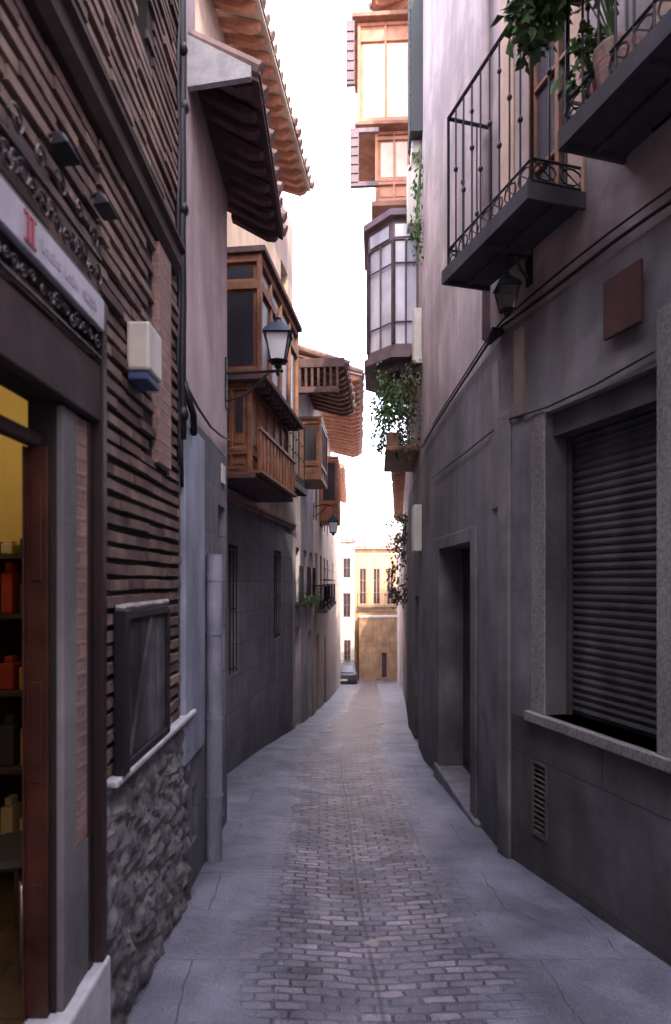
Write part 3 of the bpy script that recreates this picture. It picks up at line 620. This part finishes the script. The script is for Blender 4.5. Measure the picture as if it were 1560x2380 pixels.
b=MB(); facade(b,FE,13,21,-4.5,4.3,ops); shell(b,FE,13,21,-4.5,4.3,5); facade(b,FE2,21,26,-5.5,4.1,[(22,23,-.8,.6),(24,25,-.8,.6),(22,23,1.3,2.6)]); shell(b,FE2,21,26,-5.5,4.1,5); b.done('wall',th,creamM)
for o in ops[:8]: window(th,FE,o[0],o[1],o[2],o[3],-.13,2,2,woodM)
for o in ops[:4]: balcony(th,FE,o[0]-.1,o[1]+.1,.22,o[2]-.05,.5,sp=.14)
for o in ops[8:]:
    b=MB(); b.fb(FE,o[0],o[1],-.2,-.15,o[2],o[3]); b.done('door',th,woodM)
for a,c,h0,h1 in [(22,23,-.8,.6),(24,25,-.8,.6),(22,23,1.3,2.6)]: window(th,FE2,a,c,h0,h1,-.13)
eave(th,FE,13.25,21.5,4.2,.95,.25,.42,woodlM,depth=3,rh=.16,rw=.12,soff=whiteHouse)
bay(th,FE,15,16.4,.45,1.4,2.9,[(1.45,1.8,'p'),(1.82,2.8,'g')],nf=3,mat=woodlM)
lantern(FE,13.1,.40,.92,.4,.95,'hang','black hanging street lantern with pale glass')
FG=Fr((0,26),(.3,38))
th=thing('white_house','sunlit white rendered house with rows of windows','house',(.15,32,G(32)))
ops=[(27+i*2.2,27.9+i*2.2,z,z+1.4,.15) for i in range(5) for z in (-1.6,1.2)]+[(30,31.2,-5.2,-3.0,.2),(34,35.2,-5.6,-3.5,.2)]
b=MB(); facade(b,FG,26,38,-7,4.6,ops); shell(b,FG,26,38,-7,4.6,5); b.done('wall',th,whiteHouse)
for o in ops[:10]: window(th,FG,o[0],o[1],o[2],o[3],-.12)
for o in ops[10:]:
    b=MB(); b.fb(FG,o[0],o[1],-.2,-.15,o[2],o[3]); b.done('door',th,woodM)
eave(th,FG,26,38,4.6,.3,.15,.5,woodlM,depth=3)
FH=Fr(None,front=42.5)
th=thing('white_corner_house','white corner house across the small square','house',(-2,42.5,G(42.5)))
ops=[(.55,1.0,-5.9,-3.9,.15),(-.9,-.2,-2.6,-1.0,.15),(.5,1.0,-2.4,-.8,.15),(.5,1.0,.2,1.5,.15)]
b=MB(); facade(b,FH,-6,1.25,-7.3,2.6,ops); shell(b,FH,-6,1.25,-7.3,2.6,5); b.done('wall',th,whiteHouse)
for o in ops: window(th,FH,o[0],o[1],o[2],o[3],-.1)
eave(th,FH,-6,1.3,2.6,.3,.12,.5,woodlM)
FF=Fr(None,front=47)
th=thing('ochre_house','sunlit ochre house with balcony above stone ground floor','house',(3,47,G(47)))
ops=[(1.75,2.25,-1.7,.9,.15),(2.75,3.25,-1.7,.9,.15),(3.75,4.25,-1.7,.9,.15),(5.2,5.8,-1.7,.9,.15)]
b=MB(); facade(b,FF,1.27,7.5,-7.6,2.35,ops); shell(b,FF,1.27,7.5,-7.6,2.35,6); b.done('wall',th,farCream)
for o in ops: window(th,FF,o[0],o[1],o[2],o[3],-.12,2,3,woodlM,glass=darkG)
b=MB(); b.fb(FF,1.5,7.5,.0,.1,-2.2,-2.0); b.fb(FF,1.27,7.5,0,.08,1.9,2.0); b.done('string_course',th,whiteHouse)
balcony(th,FF,1.6,4.5,.5,-1.95,.95,sp=.16)
eave(th,FF,1.27,7.5,2.35,.45,.15,.4,woodlM)
th=thing('stone_wall_block','low ochre stone wall with small dark doorway','wall',(3,44,G(44)))
FK=Fr(None,front=44)
b=MB(); facade(b,FK,1.6,7.5,-7.6,-2.5,[(3.15,3.5,-6.6,-4.9,.2)]); shell(b,FK,1.6,7.5,-7.6,-2.5,2.5); b.done('wall',th,ochreM)
b=MB(); b.fb(FK,3.15,3.5,-.2,-.15,-6.6,-4.9); b.done('door',th,wooddM)
b=MB(); b.fb(FK,1.55,7.5,-.5,.06,-2.5,-2.38); b.done('coping',th,paleStone)
def car():
    x,y=.45,40.25; z=G(y)+.03; th=thing('parked_car','dark blue hatchback parked at the end of street','car',(x,y,z))
    def T(u,v,w): return Vector((x+u,y+v,z+w))
    b=MB()
    prof=[(-1.85,.25),(-1.9,.55),(-1.85,.8),(-1.75,.9),(-1.45,1.35),(-1.2,1.44),(.1,1.44),(.75,1.0),(1.6,.85),(1.85,.65),(1.9,.4),(1.85,.25)]
    secs=[(-.84,.93),(-.8,1),(.8,1),(.84,.93)]
    for (u,k) in secs:
        for (v,w) in prof:
            tum=(1-.16*max(0,(w-.85)/.6)); b.v.append(T(u*tum,v*k if abs(u)>.82 else v,w if w<.9 else w*(.985 if abs(u)>.82 else 1)))
    n=len(prof)
    for i in range(3):
        for j in range(n): b.f.append([i*n+j,i*n+(j+1)%n,(i+1)*n+(j+1)%n,(i+1)*n+j]); b.m.append(0)
    b.f.append(list(range(n))[::-1]); b.m.append(0); b.f.append([3*n+j for j in range(n)]); b.m.append(0)
    b.done('car_body',th,carM,bevel=.03)
    b=MB(); b.add([T(-.62,-1.77,.95),T(.62,-1.77,.95),T(.55,-1.49,1.32),T(-.55,-1.49,1.32)],[(0,1,2,3)])
    for q in (-1,1): b.add([T(q*.852,-1.4,.95),T(q*.852,.6,.98),T(q*.76,.1,1.36),T(q*.76,-1.15,1.36)],[(0,1,2,3)])
    b.done('car_windows',th,darkG)
    for u in (-.78,.78):
        for v in (-1.2,1.25):
            b=MB(); b.tube([T(u-.09,v,.3),T(u+.09,v,.3)],.3,18); w=b.done('wheel',th,tyreM); b=MB(); b.tube([T(u-.095,v,.3),T(u+.095,v,.3)],.17,12); b.done('rim',w,pipeM)
    for u in (-.68,.68):
        b=MB(); b.box(x+u-.07,x+u+.07,y-1.93,y-1.85,z+.62,z+.82); b.done('tail_light',th,redsignM,bevel=.01)
    b=MB(); b.box(x-.26,x+.26,y-1.935,y-1.89,z+.45,z+.56); b.done('number_plate',th,whiteM)
    b=MB(); b.box(x-.8,x+.8,y-1.95,y-1.84,z+.25,z+.42); b.done('bumper',th,tyreM,bevel=.02)
car()
# RIGHT: HOUSE A
FA0=Fr((4.685,-8),(1.11,4.33),'R'); FA1=Fr((1.11,4.33),(1.02,6.75),'R'); FA2=Fr((1.02,6.75),(1.0,7.3),'R')
th=thing('grey_rendered_house','weathered grey plaster house with shuttered window and iron balconies','house',(1.4,3.5,G(3.5)))
b=MB(); facade(b,FA0,-8,4.33,-2.3,-.86,[(3.83,3.97,-1.54,-1.11,.06)]); b.done('stone_dado',th,darkdado)
b=MB(); facade(b,FA0,-8,4.33,-.86,1.66,[(2.99,3.84,-.80,1.0,.2)])
facade(b,FA1,4.33,6.75,-2.5,1.62,[(5.1,6.35,-1.85,.31,.28)]); facade(b,FA2,6.75,7.3,-2.6,1.6); b.done('lower_wall',th,greyplM)
b=MB(); facade(b,FA0,-8,4.33,1.66,5.3,[(3.62,4.18,2.12,4.2,.2),(2.2,2.9,2.12,4.2,.2)]); facade(b,FA1,4.33,6.75,1.62,7); facade(b,FA2,6.75,7.3,1.6,7)
shell(b,FA0,-8,4.33,-2.3,5.3,6,(1,0)); shell(b,FA1,4.33,6.75,-2.6,7,6,(1,0)); shell(b,FA2,6.75,7.3,-2.6,7,6,(0,1)); b.done('wall',th,upperR)
b=MB(); b.fb(FA0,3.84,3.846,-.2,.0,-.8,1.0); b.done('jamb_facing',th,graniteM)
b=MB(); b.fb(FA0,3.847,3.98,-.01,.008,-.8,1.02); b.fb(FA0,2.84,2.985,-.01,.02,-.85,1.25); b.done('window_surround',th,graniteM,bevel=.004)
b=MB(); b.fb(FA0,2.82,4.0,-.21,.045,-.86,-.80); b.done('window_sill',th,graniteM,bevel=.006)
b=MB(); z=-.79
while z<.98: q=random.uniform(-.003,.003); b.pr(FA0,2.99,3.838,[(-.2,z),(-.182+q,z+.006),(-.177+q,z+.02),(-.182+q,z+.036),(-.2,z+.042)]); z+=.045
b.fb(FA0,2.99,3.838,-.22,-.19,-.8,1.0); b.done('roller_shutter',th,shutM)
b=MB(); b.fb(FA0,3.815,3.838,-.165,-.14,-.8,.85); b.fb(FA0,2.99,3.838,-.165,-.05,.86,1.0); b.done('shutter_box',th,shutM)
b=MB()
for i in range(13): z=-1.53+i*.032; b.pr(FA0,3.84,3.96,[(-.03,z+.015),(.0,z),(.004,z+.004),(-.026,z+.02)])
b.fb(FA0,3.822,3.84,-.005,.008,-1.55,-1.10); b.fb(FA0,3.96,3.978,-.005,.008,-1.55,-1.10); b.fb(FA0,3.84,3.96,-.005,.008,-1.55,-1.535); b.fb(FA0,3.84,3.96,-.005,.008,-1.115,-1.10); b.fb(FA0,3.83,3.97,-.06,-.05,-1.54,-1.11)
b.done('vent_grille',th,M('grille_metal',(.13,.12,.11),rough=.5))
b=MB(); b.fb(FA0,4.05,4.15,0,.02,1.05,1.60); b.done('timber_strip',th,M('tan_timber',(.3,.24,.2),ns=5))
b=MB(); b.fb(FA1,5.1,6.35,-.28,-.22,-1.85,.31)
for i in range(2):
    for (z0,z1) in ((-1.7,-.9),(-.75,.2)): a=5.16+i*.6; b.fb(FA1,a,a+.5,-.22,-.205,z0,z1)
b.done('door',th,M('dark_grey_door',(.075,.068,.072),(.04,.037,.04),ns=6),bevel=.005)
b=MB(); b.fb(FA1,6.35,6.5,-.01,.02,-1.9,.42); b.fb(FA1,4.95,5.098,-.01,.02,-1.9,.42); b.fb(FA1,5.098,6.35,-.01,.022,.31,.42); b.done('door_surround',th,greyplM,bevel=.006)
b=MB(); b.fb(FA1,4.85,6.5,-.28,.045,-2.1,-1.82); b.done('door_step',th,M('step_stone',(.25,.24,.26),(.16,.155,.17),ns=8),bevel=.015)
b=MB(); b.fb(FA0,4.2,4.33,-.0,.03,-2.2,1.1); b.done('corner_pilaster',th,greyplM,bevel=.008)
b=MB(); b.fb(FA1,4.36,4.52,.0,.012,.5,1.5); b.done('plaster_patch',th,M('tan_plaster',(.36,.31,.29),(.26,.23,.22)))
surM=M('orange_stone_surround',(.66,.46,.35),(.5,.34,.26),ns=4)
for (a,c) in ((3.62,4.18),(2.2,2.9)):
    w=window(th,FA0,a,c,2.12,4.2,-.16,2,4,woodM)
    b=MB(); b.fb(FA0,c,c+.12,-.01,.02,2.1,4.3); b.fb(FA0,a-.12,a,-.01,.02,2.1,4.3); b.fb(FA0,a-.12,c+.12,-.01,.022,4.301,4.4); b.done('balcony_door_surround',w,surM)
balcony(th,FA0,3.5,4.47,.34,2.04,1.03,.06,sp=.1)
balcony(th,FA0,1.7,3.2,.36,2.10,1.03,.06,sp=.1)
b=MB(); b.tube([FA1.P(4.55,.04,1.7),FA1.P(4.55,.04,6)],.03,10); b.done('drainpipe',th,upperR,smooth=True)
th=thing('wall_cable','sagging black cables strung along the plaster wall','cable',FA0.P(3,.03,1.7))
b=MB()
pts=[FA0.P(s,.03+.01*math.sin(s*5),1.69+.015*math.sin(s*4.3)) for s in [-1+.25*k for k in range(22)]]+[FA1.P(s,.03,1.67-.05*(s-4.5)) for s in (4.5,4.9,5.4,6.0,6.6)]+[FA2.P(7.25,.03,1.5)]
b.tube(pts,.011,6)
pts=[FA0.P(s,.035,1.73+.03*math.sin(s*2.1+1)) for s in [-1+.25*k for k in range(22)]]+[FA1.P(s,.035,1.70-.05*(s-4.5)) for s in (4.5,4.9,5.4,6.0,6.6)]
b.tube(pts,.007,6)
pts=[FA0.P(s,.02,1.05+.03*math.sin(s*3)) for s in (3.0,3.4,3.8,4.2)]+[FA1.P(s,.02,1.06+.02*math.sin(s)) for s in (4.6,5.3,6,6.7)]
b.tube(pts,.006,5)
for k in range(3): b.tube([FA0.P(4.28,.02+.03*k,1.66),FA0.P(4.4,.05,1.62)],.02,8)
b.done('cable_run',th,ironM,smooth=True)
th=thing('hanging_sign','dark red square sign mounted on grey wall','sign',FA0.P(3.15,.03,1.3))
b=MB(); b.fb(FA0,3.05,3.3,.03,.05,1.22,1.52); b.fb(FA0,3.16,3.19,0,.03,1.3,1.45); b.done('sign_panel',th,redsignM,bevel=.006)
lantern(FA0,4.0,.16,1.62,.16,.6,'hang','small dark lantern hanging beneath the iron balcony',gm=clearG)
th=thing('potted_plant','leafy green plant spilling over iron balcony railing','plant',FA0.P(2.95,.3,2.16))
b=MB(); b.tube([FA0.P(2.95,.26,2.165),FA0.P(2.95,.26,2.36)],[.08,.11],14); b.done('pot',th,redbrickM)
b=MB()
cs=[FA0.P(random.uniform(2.85,3.3),random.uniform(.2,.52),random.uniform(2.62,3.1)) for _ in range(20)]+[FA0.P(random.uniform(3.1,3.3),random.uniform(.42,.6),random.uniform(2.62,2.95)) for _ in range(10)]
leaves(b,cs,1000,.045,.085,.4)
for c in cs[:12]: b.tube([FA0.P(2.95,.26,2.34),(c+FA0.P(2.95,.26,2.4))/2+Vector((0,0,.1)),c],.004,4)
b.done('foliage',th,leafM)
th=thing('potted_plant','trailing green plant on the balcony corner','plant',FA0.P(3.15,.3,2.16))
b=MB(); b.tube([FA0.P(3.08,.2,2.165),FA0.P(3.08,.2,2.33)],[.07,.09],14); b.done('pot',th,redM)
b=MB(); cs=[FA0.P(random.uniform(3.05,3.22),random.uniform(.1,.36),random.uniform(2.35,2.62)) for _ in range(8)]+[FA0.P(random.uniform(3.15,3.4),random.uniform(.36,.46),random.uniform(2.7,3.1)) for _ in range(12)]
leaves(b,cs,420,.035,.07,.5); b.done('foliage',th,leafM)
# HOUSE R2
FR1=Fr((1.0,7.3),(1.2,10.6),'R'); FR2=Fr((1.2,10.6),(1.65,15),'R')
th=thing('mirador_house','tall plaster house with stacked glazed miradors','house',(1.1,9,G(9)))
b=MB(); facade(b,FR1,7.3,10.6,-2.9,1.4,[(8.2,9.0,-2.2,-.2,.2)]); facade(b,FR2,10.6,15,-3.4,1.2,[(11.5,12.3,-2.6,-.6,.2)]); b.done('lower_wall',th,greyplM)
b=MB(); facade(b,FR1,7.3,10.6,1.4,8.8); facade(b,FR2,10.6,15,1.2,6.2); shell(b,FR1,7.3,10.6,-2.9,8.8,6,(1,1)); shell(b,FR2,10.6,15,-3.4,6.2,6,(0,1)); b.done('wall',th,upperR)
b=MB(); b.fb(FR1,8.2,9.0,-.2,-.15,-2.2,-.2); b.fb(FR2,11.5,12.3,-.2,-.15,-2.6,-.6); b.done('door',th,wooddM)
poly=[(8.2,0),(8.2,.32),(8.55,.64),(9.5,.64),(9.85,.32),(9.85,0)]
def ngon(b,pl,h0,h1,sc=1.0):
    cs=sum(p[0] for p in pl)/len(pl)
    pl=[((p[0]-cs)*sc+cs,p[1]*sc) for p in pl]
    n=len(pl); b.add([FR1.P(p[0],p[1],h0) for p in pl]+[FR1.P(p[0],p[1],h1) for p in pl],[tuple(range(n))[::-1],tuple(range(n,2*n))]+[(i,(i+1)%n,(i+1)%n+n,i+n) for i in range(n)])
miraM=M('dark_plum_wood',(.2,.14,.17),(.12,.085,.105),ns=5,rough=.5)
b=MB(); ngon(b,poly,2.83,2.92,1.08); ngon(b,poly,2.92,3.02,1.0); ngon(b,poly,4.62,4.7,1.1); ngon(b,poly,4.35,4.62,1.0); ngon(b,poly,2.72,2.83,.85); ngon(b,poly,2.6,2.72,.6)
for (p,q) in zip(poly,poly[1:]):
    P=FR1.P(p[0],p[1],0);Q=FR1.P(q[0],q[1],0)
    b.tube([P+Vector((0,0,3.02)),P+Vector((0,0,4.35))],.03,6); b.tube([Q+Vector((0,0,3.02)),Q+Vector((0,0,4.35))],.03,6)
    for z in (3.3,4.05): b.tube([P+Vector((0,0,z)),Q+Vector((0,0,z))],.013,4)
    m=(P+Q)/2; b.tube([m+Vector((0,0,3.02)),m+Vector((0,0,4.35))],.012,4)
o=b.done('mirador',th,miraM)
b=MB(); n=len(poly); p2=[((p[0]-9.02)*.97+9.02,p[1]*.97) for p in poly]
for i in range(n-1):
    p,q=p2[i],p2[i+1]; b.add([FR1.P(*p,3.02),FR1.P(*q,3.02),FR1.P(*q,4.35),FR1.P(*p,4.35)],[(0,1,2,3)])
b.done('mirador_glass',o,paneM)
b=MB()
for (p,q) in list(zip(poly,poly[1:])):
    P=FR1.P(p[0],p[1]+.006,4.38);Q=FR1.P(q[0],q[1]+.006,4.38); dd=(Q-P)*.12; out=Vector((-.01,-.01,0))
    b.add([P+dd+out,Q-dd+out,Q-dd+out+Vector((0,0,.16)),P+dd+out+Vector((0,0,.16))],[(0,1,2,3)])
b.done('mirador_frieze',o,paneM)
bay(th,FR1,9.2,10.5,.80,6.55,8.0,[(6.6,7.75,'g')],nf=3,ne=2,mat=woodlM,gl=M('cream_glow_pane',(.85,.7,.5),(.8,.65,.45),streak=.1))  # cream pane colour stands in for the bright glow of this bay
bay(th,FR1,9.3,10.5,.55,5.45,6.5,[(5.5,5.75,'p'),(5.8,6.4,'g')],nf=3,ne=2,mat=woodlM,name='bay_window_base',gl=M('cream_glow_pane_base',(.8,.68,.55),streak=.1))  # lower panes carry the same glow in their cream colour
for (a,o,h0,h1) in ((9.1,.88,8.002,8.07),(9.15,.84,6.5,6.548),(9.2,.6,5.36,5.44)):
    b=MB(); b.fb(FR1,a,10.55,-.01,o,h0,h1); b.done('bay_cornice',th,woodM,bevel=.01)
for (h0,h1,o) in ((7.05,7.95,.84),(5.6,6.42,.78)):
    b=MB(); b.fb(FR1,9.1,9.16,o,o+.12,h0,h1)
    for k in range(6): b.fb(FR1,9.085,9.101,o+.01,o+.11,h0+.05+k*(h1-h0)/6.5,h0+.12+k*(h1-h0)/6.5)
    if o<.8: b.fb(FR1,9.1,9.16,.5,.781,5.6,5.66); b.fb(FR1,9.1,9.16,.5,.781,6.36,6.42)
    b.done('side_shutter',th,miraM)
eave(th,FR1,8.6,10.6,8.75,.55,.2,.22,woodlM,depth=2)
eave(th,FR2,10.7,15,6.2,.25,.2,.3,woodM,depth=2)
b=MB(); b.fb(FR1,7.45,7.9,.0,.14,5.2,7.2)
for k in range(24): b.fb(FR1,7.46,7.89,.14,.15,5.22+k*.082,5.27+k*.082)
b.done('roller_blind',th,greenSh)
for (a,c,o1,h0,h1) in ((7.6,7.95,.12,5.05,5.2),(7.55,7.9,.1,2.55,3.2),(7.75,8.0,.16,4.3,5.0),(7.6,8.0,.1,.35,.9)):
    b=MB(); b.fb(FR1,a,c,0,o1,h0,h1); b.done('utility_box',th,whiteM,bevel=.01)
b=MB(); b.fb(FR1,7.6,7.8,.0,.15,2.45,2.549); b.done('lamp_bracket_box',th,ironM)
b=MB(); b.fb(FR1,8.0,9.6,.0,.42,1.62,1.68); b.fb(FR1,8.05,9.5,.25,.4,1.68,1.86); b.done('flower_trough',th,woodM,bevel=.01)
def plantbox(F,s0,s1,o0,o1,h0,h1,n,lab,mat=leafM,size=.07,spread=.06,nc=26,flow=0):
    th=thing('trailing_plant',lab,'plant',F.P((s0+s1)/2,o0,h0))
    b=MB(); cs=[F.P(random.uniform(s0,s1),random.uniform(o0,o1),h0+(h1-h0)*random.random()**.8) for _ in range(nc)]
    leaves(b,cs,n,spread,size,.6)
    for c in cs[::2]: b.tube([F.P((s0+s1)/2,o0,h1),c],.004,4)
    b.done('foliage',th,mat)
    if flow:
        b=MB(); leaves(b,cs,flow,spread,size*.6,.2); b.done('flowers',th,flowerM)
plantbox(FR1,7.95,8.8,.15,.52,1.7,2.6,1300,'dense green plants hanging below the glazed mirador',nc=44,size=.065,spread=.055)
plantbox(FR1,7.5,8.2,.05,.25,1.6,2.5,450,'climbing plant on the plaster wall corner',leafdM,nc=26,size=.06)
plantbox(FR2,11.0,13.0,.02,.3,-.4,1.2,800,'dry climbing vine on the house wall',leafdM,.07,.07,36)
plantbox(FR1,7.32,7.5,.02,.12,3.7,5.0,220,'thin climbing plant beside window',leafM,.06,.04,14)
plantbox(FD,10.45,12.9,.08,.16,-.38,-.28,260,'flower pots trailing from window sills',leafM,.05,.05,20,60)
FR3=Fr((1.65,15),(3.2,31),'R'); FR4=Fr((3.2,31),(4.2,44),'R')
th=thing('shaded_terrace_house','row house in shade with wall mounted signs','house',(2.2,22,G(22)))
ops=[(16+i*3,17.2+i*3,-1.5,.3,.2) for i in range(5)]+[(17.6+i*5,18.8+i*5,-5.5,-2.3,.2) for i in range(2)]
b=MB(); facade(b,FR3,15,31,-5.6,2.9,ops); shell(b,FR3,15,31,-5.6,2.9,6); facade(b,FR4,31,44,-7.2,1.6); shell(b,FR4,31,44,-7.2,1.6,6); b.done('wall',th,upperR)
for o in ops[:5]: window(th,FR3,o[0],o[1],o[2],o[3])
for o in ops[5:]:
    b=MB(); b.fb(FR3,o[0],o[1],-.2,-.15,o[2],o[3]); b.done('door',th,wooddM)
eave(th,FR3,15.1,31,2.9,.3,.15,.5,woodM)
th=thing('sun_block_house','tall unseen plaster house added behind the camera to block the sun','house',(0,-12,G(-12)))
b=MB(); b.box(-4,9,-16,-12,-2.2,15.5); b.done('wall',th,creamM)  # unseen mass added behind the camera to keep sun off the near alley
# LIGHT / CAMERA
w=bpy.data.worlds.new('World'); S.world=w; w.use_nodes=True; nt=w.node_tree
bg=nt.nodes['Background']; sky=nt.nodes.new('ShaderNodeTexSky'); sky.sky_type='NISHITA'; sky.sun_disc=False
d=Vector((.2,-.8,.55)).normalized()
sky.sun_elevation=math.asin(d.z); sky.sun_rotation=math.atan2(d.x,d.y); sky.air_density=1.2; sky.dust_density=4; sky.ozone_density=1.5
mx=nt.nodes.new('ShaderNodeMix'); mx.data_type='RGBA'; mx.inputs[0].default_value=.5; mx.inputs[7].default_value=(9.8,9.1,11.1,1)
nt.links.new(sky.outputs[0],mx.inputs[6]); nt.links.new(mx.outputs[2],bg.inputs[0]); bg.inputs[1].default_value=.84
sl=bpy.data.lights.new('sun','SUN'); sl.energy=5; sl.angle=math.radians(.5); sl.color=(1,.84,.64)
so=bpy.data.objects.new('sun',sl); COL.objects.link(so); so.rotation_euler=(-d).to_track_quat('-Z','Y').to_euler()
pl=bpy.data.lights.new('shop_ceiling_lamp','POINT'); pl.energy=9; pl.color=(1,.85,.6); pl.shadow_soft_size=.12
po=bpy.data.objects.new('shop_ceiling_lamp',pl); COL.objects.link(po); po.location=(-1.7,2.3,EYE+1.05)
cam=bpy.data.cameras.new('camera'); co=bpy.data.objects.new('camera',cam); COL.objects.link(co); S.camera=co
co.location=(0,0,EYE); co.rotation_euler=(math.radians(90),0,0)
cam.sensor_fit='VERTICAL'; cam.sensor_height=36; cam.sensor_width=24; cam.lens=1500/2380*36
cam.shift_y=160/2380; cam.clip_start=.05; cam.clip_end=2000
cam.dof.use_dof=True; cam.dof.focus_distance=6.5; cam.dof.aperture_fstop=2.4
